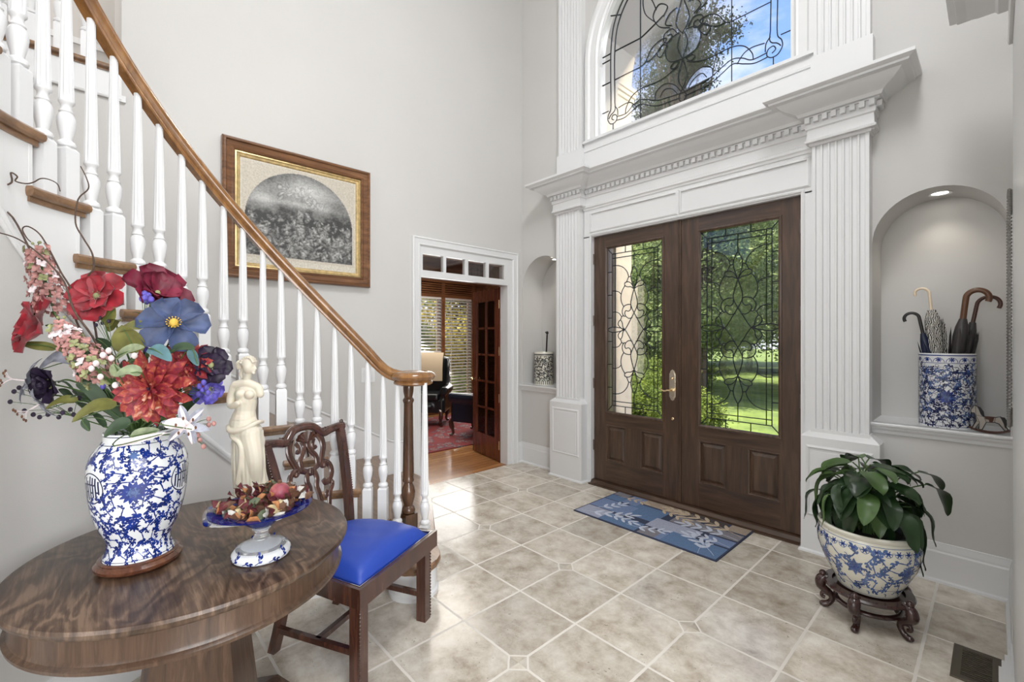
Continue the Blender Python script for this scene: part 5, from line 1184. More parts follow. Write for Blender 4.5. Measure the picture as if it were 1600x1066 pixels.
# small sprays: buds and berries
def spray(label, spots, dd, mat, rad_, name='bud_spray'):
    r = stem_thing(name, label, NECK); mb = MB(); sb = MB(); hub = V((0, 0, 0))
    cs = [P3(px, py, VD+dd+fr_rnd.uniform(-.02, .02)) for px, py in spots]
    for c in cs: hub += c/len(cs)
    hub = NECK.lerp(hub, .7)
    for c in cs: MB().sphere(c, (rad_, rad_, rad_*1.25), mat, 9, 7).build('bud', r); sb.tube(spline([hub, hub.lerp(c, .5)+V((0, 0, .01)), c], 3), .001, 'stem_green', 4)
    sb.tube([NECK, hub], .002, 'stem_green', 5); sb.build('stem', r)
spray('white bell shaped buds in the middle of the bouquet', [(161, 555), (150, 568), (143, 576), (157, 589), (180, 602), (170, 548), (174, 560), (210, 556)], -.22, 'petal_pale', .0068)
spray('small blue cornflower buds at the top beside the burgundy flower', [(227, 465), (232, 462), (222, 467), (229, 471), (236, 468), (226, 459)], -.04, 'petal_violet', .008)
spray('small bright blue buds below the dark iris at the right', [(316, 610), (322, 606), (311, 604), (309, 616), (325, 614), (318, 598), (161, 604), (228, 546)], -.08, 'petal_violet', .007)
spray('pink berries hanging at the right over the vase rim', [(334, 662), (326, 664), (312, 688), (318, 698), (326, 655), (309, 680)], -.14, 'petal_pink', .006, 'berry_spray')
spray('dark blue berries trailing low at the left', [(22, 612), (30, 606), (38, 642), (52, 648), (62, 652), (75, 648), (92, 652), (115, 648), (110, 640), (124, 622), (98, 645), (16, 628)], -.02, 'petal_purple', .006, 'berry_spray')
spray('dark berries between the two red magnolias', [(157, 497), (152, 500), (160, 505), (170, 502), (150, 508), (155, 493)], .0, 'petal_purple', .005, 'berry_spray')
# foliage sprays
def leafspray(label, items):
    r = stem_thing('leaf_spray', label, NECK)
    for k, (p0, p1, dd0, dd1, w, mt, up, sag) in enumerate(items):
        a, b_ = P3(*p0, VD+dd0), P3(*p1, VD+dd1); mb = MB(); leafb(mb, a, b_, w, mt, sag, dirv(*up), .18, .03); 
        mb.tube(spline([NECK, NECK.lerp(a, .6)+V((0, 0, .02)), a, a.lerp(b_, .9)], 4), .0016, 'stem_green', 5); mb.build('leaf', r, 80)
leafspray('broad olive green silk leaves spread low at the left and middle', [((183, 634), (112, 660), -.12, -.16, .026, 'leaf_olive', (.2, 1, .8), .02), ((122, 627), (70, 640), -.05, -.08, .018, 'leaf_olive', (0, 1, .8), .015), ((90, 546), (28, 536), -.02, -.05, .020, 'leaf_olive', (0, 1, .8), .0), ((212, 552), (190, 508), -.10, -.13, .046, 'leaf_olive', (0, .3, 1), .0), ((226, 512), (182, 520), -.1, -.12, .03, 'leaf_olive', (0, 1, .6), .01), ((165, 510), (180, 480), 0, .0, .024, 'leaf_olive', (0, .2, 1), 0)])
leafspray('pale striped hosta leaves in the centre of the bouquet', [((222, 583), (180, 588), -.2, -.24, .020, 'leaf_hosta', (0, .8, 1), .01), ((180, 560), (226, 543), -.18, -.2, .016, 'leaf_hosta', (0, .6, 1), .01), ((188, 590), (178, 568), -.2, -.22, .020, 'leaf_hosta', (0, 0, 1), 0), ((203, 682), (250, 672), -.18, -.16, .018, 'leaf_hosta', (0, .7, 1), .0), ((255, 664), (305, 672), -.2, -.16, .016, 'petal_pale', (0, .5, 1), .01), ((178, 697), (262, 676), -.2, -.19, .010, 'petal_pale', (0, .5, 1), .0)])
leafspray('teal and dark green silk leaves at the right', [((232, 545), (268, 565), -.16, -.18, .020, 'leaf_teal', (0, .8, .8), .01), ((296, 545), (310, 572), -.1, -.1, .014, 'leaf_teal', (0, .3, 1), .0), ((262, 552), (305, 545), -.1, -.1, .018, 'leaf_dark', (0, .8, .8), .012), ((230, 560), (200, 566), -.1, -.12, .02, 'leaf_dark', (0, .6, 1), 0), ((255, 655), (290, 640), -.1, -.1, .022, 'leaf_olive', (0, .6, 1), .01), ((250, 648), (282, 628), -.05, -.05, .02, 'leaf_dark', (0, .6, 1), .01)])
leafspray('dark green silk leaves around the neck of the vase', [((205, 662), (162, 684), -.12, -.14, .020, 'leaf_dark', (0, .6, 1), .015), ((215, 660), (195, 632), -.1, -.1, .018, 'leaf_dark', (0, .2, 1), 0), ((190, 655), (150, 622), -.08, -.08, .016, 'leaf_dark', (0, .3, 1), .01), ((170, 640), (118, 600), -.04, -.05, .02, 'leaf_dark', (0, .6, 1), .02), ((232, 660), (228, 630), -.1, -.1, .018, 'leaf_olive', (0, .1, 1), 0), ((170, 545), (150, 528), -.08, -.1, .02, 'leaf_dark', (0, .2, 1), 0), ((160, 575), (110, 560), 0, 0, .02, 'leaf_dark', (0, .6, 1), .02), ((130, 655), (140, 674), -.05, -.05, .012, 'leaf_dark', (0, .4, 1), 0), ((120, 566), (60, 578), 0, 0, .022, 'petal_grey', (0, .6, 1), .03), ((262, 600), (255, 560), 0, 0, .02, 'leaf_dark', (0, .2, 1), 0), ((200, 600), (205, 560), 0, 0, .022, 'leaf_olive', (0, .2, 1), 0), ((140, 600), (120, 575), .02, .02, .022, 'leaf_dark', (0, .2, 1), 0)])
rf = random.Random(31); items = []
for i in range(34):
    a_ = rf.uniform(-1.25, 1.25); q_ = rf.uniform(35, 105); x_ = 222+q_*1.05*sin(a_)*1.1-20; y_ = 668-q_*cos(a_)*1.15
    items.append(((x_-rf.uniform(6, 20)*sin(a_), y_+rf.uniform(8, 22)), (x_+rf.uniform(10, 30)*sin(a_), y_-rf.uniform(4, 24)), rf.uniform(-.06, .06), rf.uniform(-.08, .04), rf.uniform(.008, .017), rf.choice(['leaf_dark', 'leaf_dark', 'leaf_olive', 'leaf_dark', 'leaf_hosta']), (rf.uniform(-.5, .5), .7, 1), .008))
leafspray('mixed small dark leaves filling the inside of the bouquet', items)
moss = MB()
for i in range(60):
    a = fr_rnd.uniform(0, 6.28); q = fr_rnd.uniform(0, .07); p = NECK+V((q*cos(a), q*sin(a), .0)); moss.blade([p, p+V((fr_rnd.uniform(-.02, .02), fr_rnd.uniform(-.02, .02), .02)), p+V((fr_rnd.uniform(-.04, .04), fr_rnd.uniform(-.04, .04), .02))], .004, 'leaf_dark')
moss.build('moss', smooth=80, label='dark green moss filling the mouth of the vase', cat='moss', kind='stuff')
# curly twigs
for label, pts_, dd in (('curly brown twig rising straight above the red magnolia', [(160, 600), (150, 520), (136, 442), (146, 420), (144, 396), (130, 372), (118, 348), (122, 312), (138, 295), (135, 278), (126, 260)], .02), ('curly dark twig looping over the pink spike at the left', [(190, 640), (150, 560), (116, 494), (112, 455), (95, 425), (78, 392), (62, 366), (44, 354), (35, 358), (42, 372), (48, 378)], .0), ('thin dark twig running off to the left edge', [(190, 645), (152, 540), (116, 486), (100, 440), (70, 405), (42, 382), (20, 370), (-8, 362)], -.10), ('crooked thin twig near the stair tread at the far left', [(170, 640), (100, 520), (60, 420), (20, 340), (-10, 320), (0, 295), (18, 285), (17, 270), (27, 276), (24, 283), (40, 287), (52, 285), (64, 279), (78, 281), (90, 288), (94, 299)], .04), ('thin arching twig looping right of the blue magnolia', [(230, 640), (250, 560), (252, 500), (262, 486), (290, 484), (312, 500), (316, 514)], .05)):
    MB().tube(spline([P3(*p, VD+dd) for p in pts_], 5), [.0032-.0018*i/(len(pts_)*5) for i in range((len(pts_)-1)*5+1)], 'twig', 6).build('curly_twig', label=label, cat='twig', group=None)

# ---------------------------------------------------------------- draped figure statuette (generic classical figure)
SP = P3(385, 795, 1.86); SP.z = TZ
st_ = MB(); St = 'stone_white'
def E(c, r, rot=0): st_.sphere((0, 0, 0), r, St, 20, 14, Matrix.Translation(c) @ Matrix.Rotation(rot, 4, 'Y'))
def T(pts_, r): q = spline(pts_, 5); n = len(q); rr = []
def cap(pts_, rs):
    q = spline(pts_, 5); n = len(q); m_ = len(rs)-1; rr = []
    for i in range(n): t = i/(n-1)*m_; k = min(int(t), m_-1); rr.append(rs[k]+(rs[k+1]-rs[k])*(t-k))
    st_.tube(q, rr, St, 14); st_.sphere(q[0], rr[0], St, 14, 10); st_.sphere(q[-1], rr[-1], St, 14, 10)
# local: x right in view, y away, z up; height .64
cap([(.030, 0, .06), (.022, 0, .20), (.006, 0, .29), (-.010, .0, .345)], [.044, .050, .058, .050])
cap([(.040, -.012, .05), (.050, -.03, .20), (.026, -.02, .31)], [.026, .033, .042])
E((-.012, 0, .350), (.056, .042, .045)); cap([(-.010, 0, .37), (-.004, 0, .405), (.0, 0, .44)], [.046, .038, .040]); E((.0, 0, .468), (.045, .032, .042), .1)
E((.026, -.024, .470), (.0185, .019, .018)); E((-.008, -.029, .472), (.018, .018, .018)); cap([(-.042, .0, .505), (.0, 0, .512), (.042, .004, .498)], [.020, .022, .017])
cap([(-.048, .0, .500), (-.060, -.004, .455), (-.056, -.014, .425)], [.019, .017, .0145]); cap([(-.056, -.014, .425), (-.034, -.036, .425), (-.008, -.046, .438)], [.0145, .012, .011])
cap([(.048, .004, .492), (.054, .006, .468)], [.017, .015])
cap([(-.002, .002, .515), (.006, .0, .550)], [.017, .0145])
E((.012, -.002, .582), (.022, .026, .031), .05); E((.010, .003, .592), (.027, .029, .030)); E((.026, -.003, .572), (.010, .015, .016)); cap([(.036, -.003, .584), (.041, -.003, .574)], [.003, .0045]); E((.035, -.003, .566), (.005, .007, .003)); E((.032, -.003, .558), (.007, .008, .007))
cap([(-.016, .0, .600), (-.030, .002, .596), (-.034, .004, .580)], [.013, .014, .010]); cap([(-.02, .008, .57), (-.028, .010, .552), (-.024, .01, .535)], [.009, .008, .006])
for i in range(8): a = .35+i*.36; cap([(.010+.027*cos(a), -.016, .592+.030*sin(a)), (.008+.029*cos(a), .010, .594+.032*sin(a))], [.0045, .0045])
# gathered drapery: rolled edge at the hips and long folds
cap([(-.070, -.01, .338), (-.035, -.050, .325), (.02, -.052, .335), (.055, -.02, .355), (.05, .03, .35)], [.008, .010, .010, .009, .008])
E((-.004, 0, .322), (.066, .050, .030)); E((.008, 0, .27), (.064, .055, .06))
cap([(-.066, .0, .322), (-.03, -.046, .302), (.01, -.058, .27), (.012, -.062, .2), (.0, -.06, .12)], [.008, .009, .009, .008, .010])
for i in range(15):
    a = -2.9+i*.24; x0_ = .012+.052*cos(a); y0_ = .05*sin(a); cap([(x0_-.005, y0_*.95, .33-.02*abs(cos(a))), (x0_*1.0+.004*sin(i*2.1), y0_*1.05-.004, .2), (x0_*1.05+.008+.005*sin(i*3.3), y0_*1.12, .06), (x0_*1.1+.01, y0_*1.2, .03)], [.006, .008, .009, .010])
cap([(.0, 0, .035), (.02, 0, .02)], [.062, .066])
q = remesh(st_, .0025, 2, .4)
MS = Matrix.Translation(SP) @ Matrix.Rotation(TH, 4, 'Z')
q.v = [MS @ (V(p)+V((0, 0, .0))) for p in q.v]
q.v = [V((p[0], p[1], max(p[2], TZ+.0005))) for p in q.v]
sr = thing('statuette', SP, TH, label='cream stone statuette of a draped classical woman behind the potpourri bowl', cat='statuette')
q.build('figure', sr, 80)
MB().lathe([(.068, 0), (.070, .004), (.070, .022), (.064, .028), (.001, .028)], St, (SP.x+.012*cos(TH), SP.y+.012*sin(TH), TZ), 32).build('base', sr, 40)

# ---------------------------------------------------------------- blue glass compote with potpourri
BX, BY = -1.612, .392
bw = thing('glass_compote', (BX, BY, TZ), label='cobalt blue glass pedestal bowl with a curled clear handle, full of potpourri', cat='bowl')
fp = [(.070, 0), (.081, .002), (.086, .012), (.084, .022), (.074, .032)]
mb = MB(); mb.lathe(fp+[(.001, .036)], 'porcelain_white', (BX, BY, TZ), 48); S2 = Surf(fp, (BX, BY, TZ), .0007); Rr = .084; rn = random.Random(7)
for i in range(14): curl(mb, S2, 2*pi*Rr*i/14, .007, .5, .026, 'cobalt', Rr, 1 if i % 2 else -1, .0011, True)
strip(mb, S2, [(2*pi*Rr*i/60, .0035) for i in range(61)], [.0007]*61, 'cobalt_dark', Rr)
mb.build('ceramic_foot', bw, 50, label='blue and white ceramic foot ring')
MB().lathe([(.073, .033), (.070, .037), (.055, .043), (.030, .050), (.022, .056), (.026, .060), (.020, .066), (.020, .082), (.027, .088), (.021, .094), (.018, .098)], 'crystal', (BX, BY, TZ), 40).build('stem', bw, 60, label='clear glass stem')
dm_ = MB(); dm_.lathe([(.018, .094), (.030, .097), (.045, .108), (.060, .124), (.080, .140), (.110, .150), (.138, .154), (.147, .156), (.148, .159), (.138, .159), (.108, .156), (.078, .146), (.058, .130), (.035, .112), (.001, .106)], 'blue_glass', (BX, BY, TZ), 56); dish_ = dm_.build('dish', bw, 60)
hb = V((BX, BY, TZ)); hd = (-CAMR*.95-CAMF*.32).normalized()
mb = MB(); mb.tube(spline([hb+hd*.06+V((0, 0, .112)), hb+hd*.10+V((0, 0, .112)), hb+hd*.135+V((0, 0, .118)), hb+hd*.152+V((0, 0, .138)), hb+hd*.142+V((0, 0, .160)), hb+hd*.122+V((0, 0, .155)), hb+hd*.122+V((0, 0, .138)), hb+hd*.136+V((0, 0, .132))], 5), [.009]*10+[.012]*10+[.014]*10+[.012]*6, 'crystal', 12); mb.sphere(hb+hd*.150+V((0, 0, .125)), .013, 'blue_glass', 12, 8); mb.build('curled_handle', dish_, 80, label='clear curled glass handle')
pp = MB(); rn = random.Random(2)
names = ['potpourri_red']*5+['potpourri_brown']*3+['potpourri_cream', 'potpourri_green', 'potpourri_green', 'potpourri_orange', 'potpourri_white']
pp.lathe([(.001, .128), (.10, .150), (.06, .175), (.001, .19)], 'potpourri_brown', (BX, BY, TZ), 20)
for i in range(170):
    a = rn.uniform(0, 6.28); q_ = .130*sqrt(rn.random()); z = .156+.038*(1-(q_/.130)**2)+rn.uniform(-.005, .010)
    c = V((BX+q_*cos(a), BY+q_*sin(a), TZ+z)); d = V((rn.uniform(-1, 1), rn.uniform(-1, 1), rn.uniform(-.2, .9))).normalized(); e_ = d.orthogonal().normalized(); mt = rn.choice(names); L_ = rn.uniform(.026, .052)
    pp.blade([c, c+d*L_*.4+e_*.003, c+d*L_*.75+e_*.006, c+d*L_], L_*rn.uniform(.22, .42), mt, e_, rn.uniform(.1, .6), wave=.12, ph=rn.random()*6)
pp.build('potpourri', smooth=80, label='dried petals, leaves and bark heaped in the blue glass bowl', cat='potpourri', kind='stuff')
pc = P3(437, 768, 1.45); MB().sphere((0, 0, 0), (.030, .030, .028), 'pomegranate', 24, 16, Matrix.Translation(pc)).tube([pc+V((.0, 0, .026)), pc+V((.002, 0, .036))], .006, 'potpourri_brown', 8).build('pomegranate', smooth=60, label='round red dried pomegranate on top of the potpourri', cat='fruit')

# ---------------------------------------------------------------- carved dining chair with blue seat
CH = V((-1.877, 1.03, 0)); CA = rad(26.5)
ch = thing('dining_chair', CH, CA, label='dark carved mahogany chair with a pierced back and royal blue seat beside the table', cat='chair')
MC = wm(ch)
def cb(mb, name, smooth=35, par=None, **k): mb.v = [MC @ V(p) for p in mb.v]; return mb.build(name, par or ch, smooth, **k)
# local: +x facing direction; front edge at x=0, seat goes to x=-.46; y left/right
FW, BW_, SD = .275, .205, .46
mh = 'mahogany'
def loft(mb, pts, wx, wy):
    n = len(pts); vs = []
    for p in pts: vs += [(p[0]-wx, p[1]-wy, p[2]), (p[0]+wx, p[1]-wy, p[2]), (p[0]+wx, p[1]+wy, p[2]), (p[0]-wx, p[1]+wy, p[2])]
    fs = [(0, 3, 2, 1), (4*n-4, 4*n-3, 4*n-2, 4*n-1)]
    for i in range(n-1): fs += [(4*i+k, 4*i+(k+1) % 4, 4*i+4+(k+1) % 4, 4*i+4+k) for k in range(4)]
    mb.add(vs, fs, mh)
for sy in (-1, 1):
    mb = MB(); mb.box((-.052, sy*FW-(.052 if sy > 0 else 0), 0), (0, sy*FW+(0 if sy > 0 else .052), .425), mh)
    for k in range(26): mb.sphere((.001, sy*(FW-.001), .015+k*.0158), .0035, mh, 5, 4)
    cb(mb, 'leg')
    # rear leg and back stile in one sweep (raked)
    mb = MB(); y = sy*BW_
    pts_ = [(-SD-.085, y, 0), (-SD-.045, y, .14), (-SD-.012, y, .30), (-SD, y, .44), (-SD-.015, y+sy*.004, .60), (-SD-.055, y+sy*.018, .80), (-SD-.10, y+sy*.035, .962)]
    loft(mb, spline(pts_[:4], 4), .020, .018); cb(mb, 'leg')
    mb = MB(); loft(mb, spline(pts_[3:], 5), .017, .0195)
    for k in range(40): u = k/39; z = .46+u*.49; mb.sphere((-SD-.015-.085*max(0, (z-.58)/.38)**1.2+.018, y+sy*(.019+.033*max(0, (z-.5)/.46)), z), .0036, mh, 5, 4)
    cb(mb, 'back_stile')
    MBs = MB(); MBs.box((-SD-.02, sy*.235-.011, .125), (-.03, sy*.235+.011, .150), mh, Matrix.Translation((0, 0, 0)) ); cb(MBs, 'stretcher', 0)
MBs = MB(); MBs.box((-.27, -.235, .128), (-.245, .235, .150), mh); cb(MBs, 'stretcher', 0)
MBs = MB(); MBs.box((-SD-.05, -.20, .19), (-SD-.028, .20, .215), mh); cb(MBs, 'stretcher', 0)
mb = MB(); fr_ = [(0, -FW, 0), (0, FW, 0), (-SD-.01, BW_+.02, 0), (-SD-.01, -BW_-.02, 0)]
mb.sweep(fr_[::-1], [(0, .365), (0, .442), (-.004, .446), (-.024, .446), (-.024, .365)], mh, closed=True); sf_ = cb(mb, 'seat_frame', 0)
mb = MB(); mb.sweep(fr_[::-1], [(.0015, .438), (.0015, .444), (-.004, .448), (-.007, .448)], 'chrome', closed=True); cb(mb, 'seat_edge', 0, sf_, label='thin pale line along the seat frame')
mb = MB(); n1, n2 = 18, 18; vs = []; fs = []
for j in range(n2+1):
    for i in range(n1+1):
        u, v_ = i/n1, j/n2; x = -.010-(SD-.02)*u; hw_ = (FW-.014)+(BW_-.0-FW+.014)*u; y = -hw_+2*hw_*v_
        e_ = min(1, (16*u*(1-u)*v_*(1-v_))); hh = .452+.070*(1-(1-e_)**2.6)**.6 if e_ > 0 else .444
        hh += .0025*sin(y*60+x*20)*sin(x*35)*e_+.002*sin(x*90-y*50)*(1-e_)
        vs.append((x, y, hh))
for j in range(n2):
    for i in range(n1): a = j*(n1+1)+i; fs.append((a, a+1, a+n1+2, a+n1+1))
m0 = len(vs); rim = [i for i in range(n1+1)]+[j*(n1+1)+n1 for j in range(1, n2+1)]+[n2*(n1+1)+i for i in range(n1-1, -1, -1)]+[j*(n1+1) for j in range(n2-1, 0, -1)]
for r_i in rim: p = vs[r_i]; vs.append((p[0], p[1], .432))
for i in range(len(rim)): k = (i+1) % len(rim); fs.append((rim[i], m0+i, m0+k, rim[k]))
mb.add(vs, fs, 'blue_satin'); cb(mb, 'seat', 80, label='royal blue satin drop-in seat')
def back(u, w):   # point of the raked back plane
    t = max(0, (w-.46)/.5); return (-SD-.008-.095*t**1.25-.012*(1-(u/.25)**2)*t, u, w)
def ribbon(name, P, r, both=True, flat=.55, k=5, **kk):
    mb = MB()
    for sg in ((1, -1) if both else (1,)):
        q = [back(sg*p[0], p[1]) for p in spline([(a, b_, 0) for a, b_ in P], k)]; rr = r
        if hasattr(r, '__len__'): m_ = len(r)-1; rr = [r[min(int(i/(len(q)-1)*m_), m_-1)]+(r[min(int(i/(len(q)-1)*m_), m_-1)+1]-r[min(int(i/(len(q)-1)*m_), m_-1)])*(i/(len(q)-1)*m_-min(int(i/(len(q)-1)*m_), m_-1)) for i in range(len(q))]
        mb.tube(q, rr, mh, 8, flat=flat, up=(1, 0, 0))
    return mb
mb = MB()
mb.tube([back(*p[:2]) for p in spline([(-.265, .955, 0), (-.235, .962, 0), (-.17, .955, 0), (-.12, .945, 0), (-.095, .965, 0), (-.06, .992, 0), (0, 1.0, 0), (.06, .992, 0), (.095, .965, 0), (.12, .945, 0), (.17, .955, 0), (.235, .962, 0), (.265, .955, 0)], 4)], .022, mh, 8, flat=1.1, up=(1, 0, 0))
for sg in (1, -1):
    for k in range(9): mb.sphere(back(sg*(.13+k*.016), .968+.003*sin(k)), (.006, .007, .006), mh, 6, 5)
    mb.sphere(back(sg*.262, .962), (.018, .018, .022), mh, 10, 8); mb.sphere(back(sg*.262, .985), (.010, .012, .012), mh, 8, 6)
for k in range(7): a = -1.1+k*.367; q0 = back(.0, .925); q1 = back(.065*sin(a), .925+.052*cos(a)); mb.tube([(q0[0]+.012, q0[1], q0[2]), (q1[0]+.016, q1[1], q1[2])], [.004, .011], mh, 6)
cb(mb, 'crest_rail', 50)
mb = MB()
for P, r in (([(.085, .955), (.105, .92), (.108, .88), (.090, .835), (.075, .80), (.09, .785)], [.018, .016, .015, .014, .013]), ([(.02, .93), (.012, .90), (.030, .87), (.052, .84), (.050, .80), (.03, .785), (0, .775)], .012), ([(.06, .93), (.045, .905), (.05, .885), (.065, .89)], .009), ([(.0, .90), (.0, .85)], .008),
             ([(.045, .79), (.085, .805), (.125, .785), (.135, .745), (.115, .71), (.085, .70), (.07, .72)], [.011, .013, .014, .014, .013, .011]), ([(0, .785), (.025, .765), (.032, .735), (.022, .70), (.030, .66), (.036, .58), (.040, .47)], .013), ([(.115, .705), (.125, .68), (.105, .65), (.088, .60), (.080, .54), (.085, .47)], .012), ([(.088, .66), (.075, .645), (.08, .63)], .010)):
    r = [x*1.22 for x in r] if hasattr(r, '__len__') else r*1.22
    q = ribbon('', P, r); mb.add(q.v, q.f, mh)
for sg in (1, -1):
    mb.sphere(back(sg*.09, .785), .014, mh, 8, 6); mb.sphere(back(sg*.125, .69), .013, mh, 8, 6)
mb.sphere(back(0, .775), (.014, .02, .02), mh, 8, 6); mb.box((-SD-.02, -.10, .445), (-SD+.012, .10, .475), mh)
cb(mb, 'pierced_splat', 50)

# ---------------------------------------------------------------- planter on carved stand, peace lily
PX, PY = -.452, 2.93
sd = thing('plant_stand', (PX, PY, 0), label='low dark carved wooden stand with curved legs under the planter', cat='plant stand')
mb = MB(); mb.lathe([(.150, .150), (.185, .152), (.190, .160), (.185, .170), (.150, .172)], 'stand_wood', (PX, PY, 0), 48, cap=False); mb.lathe([(.001, .152), (.152, .152), (.152, .160), (.001, .160)], 'stand_wood', (PX, PY, 0), 40)
mb.build('ring', sd, 40)
MB().tube([(PX+.135*cos(2*pi*i/40), PY+.135*sin(2*pi*i/40), .085) for i in range(40)], .010, 'stand_wood', 8, closed=True, flat=1.3).build('lower_ring', sd, 60)
for i in range(5):
    a = TH-pi/2+.32+2*pi*i/5; d = V((cos(a), sin(a), 0)); o = V((PX, PY, 0)); mb = MB()
    pts_ = [o+d*.165+V((0, 0, .17)), o+d*.195+V((0, 0, .145)), o+d*.198+V((0, 0, .11)), o+d*.160+V((0, 0, .08)), o+d*.150+V((0, 0, .05)), o+d*.168+V((0, 0, .022)), o+d*.19+V((0, 0, .012))]
    mb.tube(spline(pts_, 5), [.020, .021, .022, .024, .026, .027, .027, .027, .026, .025, .024, .022, .020, .019, .018, .017, .016, .016, .015, .015, .015, .014, .014, .014, .015, .015, .016, .016, .017, .017, .017], 'stand_wood', 10)
    mb.sphere(o+d*.19+V((0, 0, .014)), (.017, .017, .014), 'stand_wood', 10, 8); mb.sphere(o+d*.19+V((0, 0, .178)), (.018, .018, .018), 'stand_wood', 10, 8)
    mb.tube(spline([o+d*.165+V((0, 0, .07)), o+d*.19+V((0, 0, .075)), o+d*.195+V((0, 0, .055)), o+d*.18+V((0, 0, .05))], 4), .009, 'stand_wood', 8)
    mb.build('leg', sd, 60)
pz = .174
qp = [(.120, 0), (.128, 0), (.135, .012), (.140, .03), (.165, .075), (.195, .14), (.213, .20), (.216, .24), (.210, .275), (.203, .29), (.212, .298), (.215, .31), (.208, .318), (.196, .316), (.192, .30), (.192, .26)]
pn = MB(); pn.lathe(qp, 'porcelain_cream', (PX, PY, pz), 64); S3 = Surf(qp[1:13], (PX, PY, pz), .0008); Rr = .20; per = 2*pi*Rr; rn = random.Random(9); ac = atan2(-PY, -PX)
fl = [((ac+o)*Rr % per, .155, .040) for o in (-.25, .85, 1.95, 3.05, 4.15, 5.25)]
scroll_field(pn, S3, .06, .225, Rr, .050, 'soft_blue', rn, fl+[((ac+o)*Rr % per, .15, .022) for o in (.3, 1.4, 2.5)], .85)
for x, z, _ in fl: mum(pn, S3, x, z, .046, 'soft_blue', Rr, 8, True, 'cobalt'); strip(pn, S3, [(x+.028*cos(2*pi*i/24), z+.028*sin(2*pi*i/24)) for i in range(25)], [.0015]*25, 'cobalt', Rr)
for o in (.3, 1.4, 2.5, 3.6, 4.7): mum(pn, S3, (ac+o)*Rr, .15, .026, 'soft_blue', Rr, 6)
for i in range(30): x = per*i/30; mum(pn, S3, x, .255, .017, 'soft_blue', Rr, 6, True, 'cobalt'); strip(pn, S3, [(x+.018*cos(pi*j/10+pi), .262+.024*sin(pi*j/10+pi)) for j in range(11)], [.0012]*11, 'soft_blue', Rr)
for z_, w_ in ((.278, .0012), (.05, .001), (.008, .001)): strip(pn, S3, [(per*i/80, z_) for i in range(81)], [w_]*81, 'soft_blue', Rr)
for i in range(26): x = per*i/26; curl(pn, S3, x, .03, 0, .016, 'soft_blue', Rr, 1 if i % 2 else -1, .0012, True)
pn.build('planter', smooth=50, label='round cream planter painted with blue flowers on the carved stand', cat='planter')
pg = thing('nursery_pot', (PX, PY, pz+.05), label='plain dark grey plastic pot set inside the painted planter', cat='pot')
MB().lathe([(.12, .05), (.165, .25), (.165, .30), (.158, .30), (.155, .27), (.001, .272)], 'plastic_grey', (PX, PY, pz), 36).build('pot_wall', pg, 40); MB().lathe([(.155, .272), (.001, .285)], 'soil', (PX, PY, pz), 24, cap=False).build('soil', pg)
pl = thing('peace_lily', (PX, PY, pz+.28), label='dark green peace lily with drooping broad leaves spilling over the planter', cat='plant')
rn = random.Random(21)
def lily(az, reach, top, drop, L_, w, mt):
    d = CAMR*cos(az)-CAMF*sin(az); b0 = V((PX, PY, pz+.28))+V((rn.uniform(-.05, .05), rn.uniform(-.05, .05), 0))
    k1 = b0+d*reach*.35+V((0, 0, top*.85)); k2 = b0+d*reach*.7+V((0, 0, top))
    mb = MB(); mb.tube(spline([b0, b0+d*reach*.1+V((0, 0, top*.45)), k1, k2], 4), .0035, 'stem_green', 5)
    e1 = k2+d*L_*.45*max(.2, cos(drop))-V((0, 0, L_*.25*sin(drop))); e2 = k2+d*L_*.75*max(.15, cos(drop*1.2))-V((0, 0, L_*.75*sin(drop))); sd_ = V((-d.y, d.x, 0))*rn.uniform(-.04, .04)
    q = spline([k2, e1+sd_*.5, e2+sd_, e2+sd_*1.3+d*.015-V((0, 0, L_*.22*sin(drop)+.01))], 4)
    mb.blade(q, w, mt, V((0, 0, 1))+d*.6, .28, lambda u: sin(pi*min(1, u**.72))**.9*(1-.35*u)+.01, wave=.05, ph=rn.random()*6)
    mb.build('leaf', pl, 80)
for i in range(70):
    az = 2*pi*i/70*5+rn.uniform(-.3, .3); ring = i % 3
    lily(az, [.10, .17, .23][ring]*rn.uniform(.8, 1.2), [.33, .26, .18][ring]*rn.uniform(.8, 1.1), [.35, .8, 1.15][ring]*rn.uniform(.8, 1.15), rn.uniform(.15, .21), rn.uniform(.044, .062), rn.choice(['leaf_lily', 'leaf_lily', 'leaf_lily', 'leaf_lily_light']))
lily(.15, .30, .26, .75, .24, .045, 'leaf_lily'); lily(-.05, .24, .22, 1.1, .26, .055, 'leaf_lily'); lily(.5, .25, .13, 1.3, .27, .055, 'leaf_lily'); lily(pi, .27, .24, .9, .15, .03, 'leaf_lily'); lily(pi+.1, .34, .20, 1.3, .17, .014, 'leaf_lily_light'); lily(pi-.2, .26, .25, 1.1, .17, .028, 'leaf_lily'); lily(1.6, .15, .35, .2, .15, .035, 'leaf_lily_light')
lily(.9, .22, .1, 1.4, .25, .05, 'leaf_lily'); lily(1.25, .20, .08, 1.45, .2, .042, 'leaf_lily'); lily(.05, .32, .3, .5, .22, .04, 'leaf_lily')

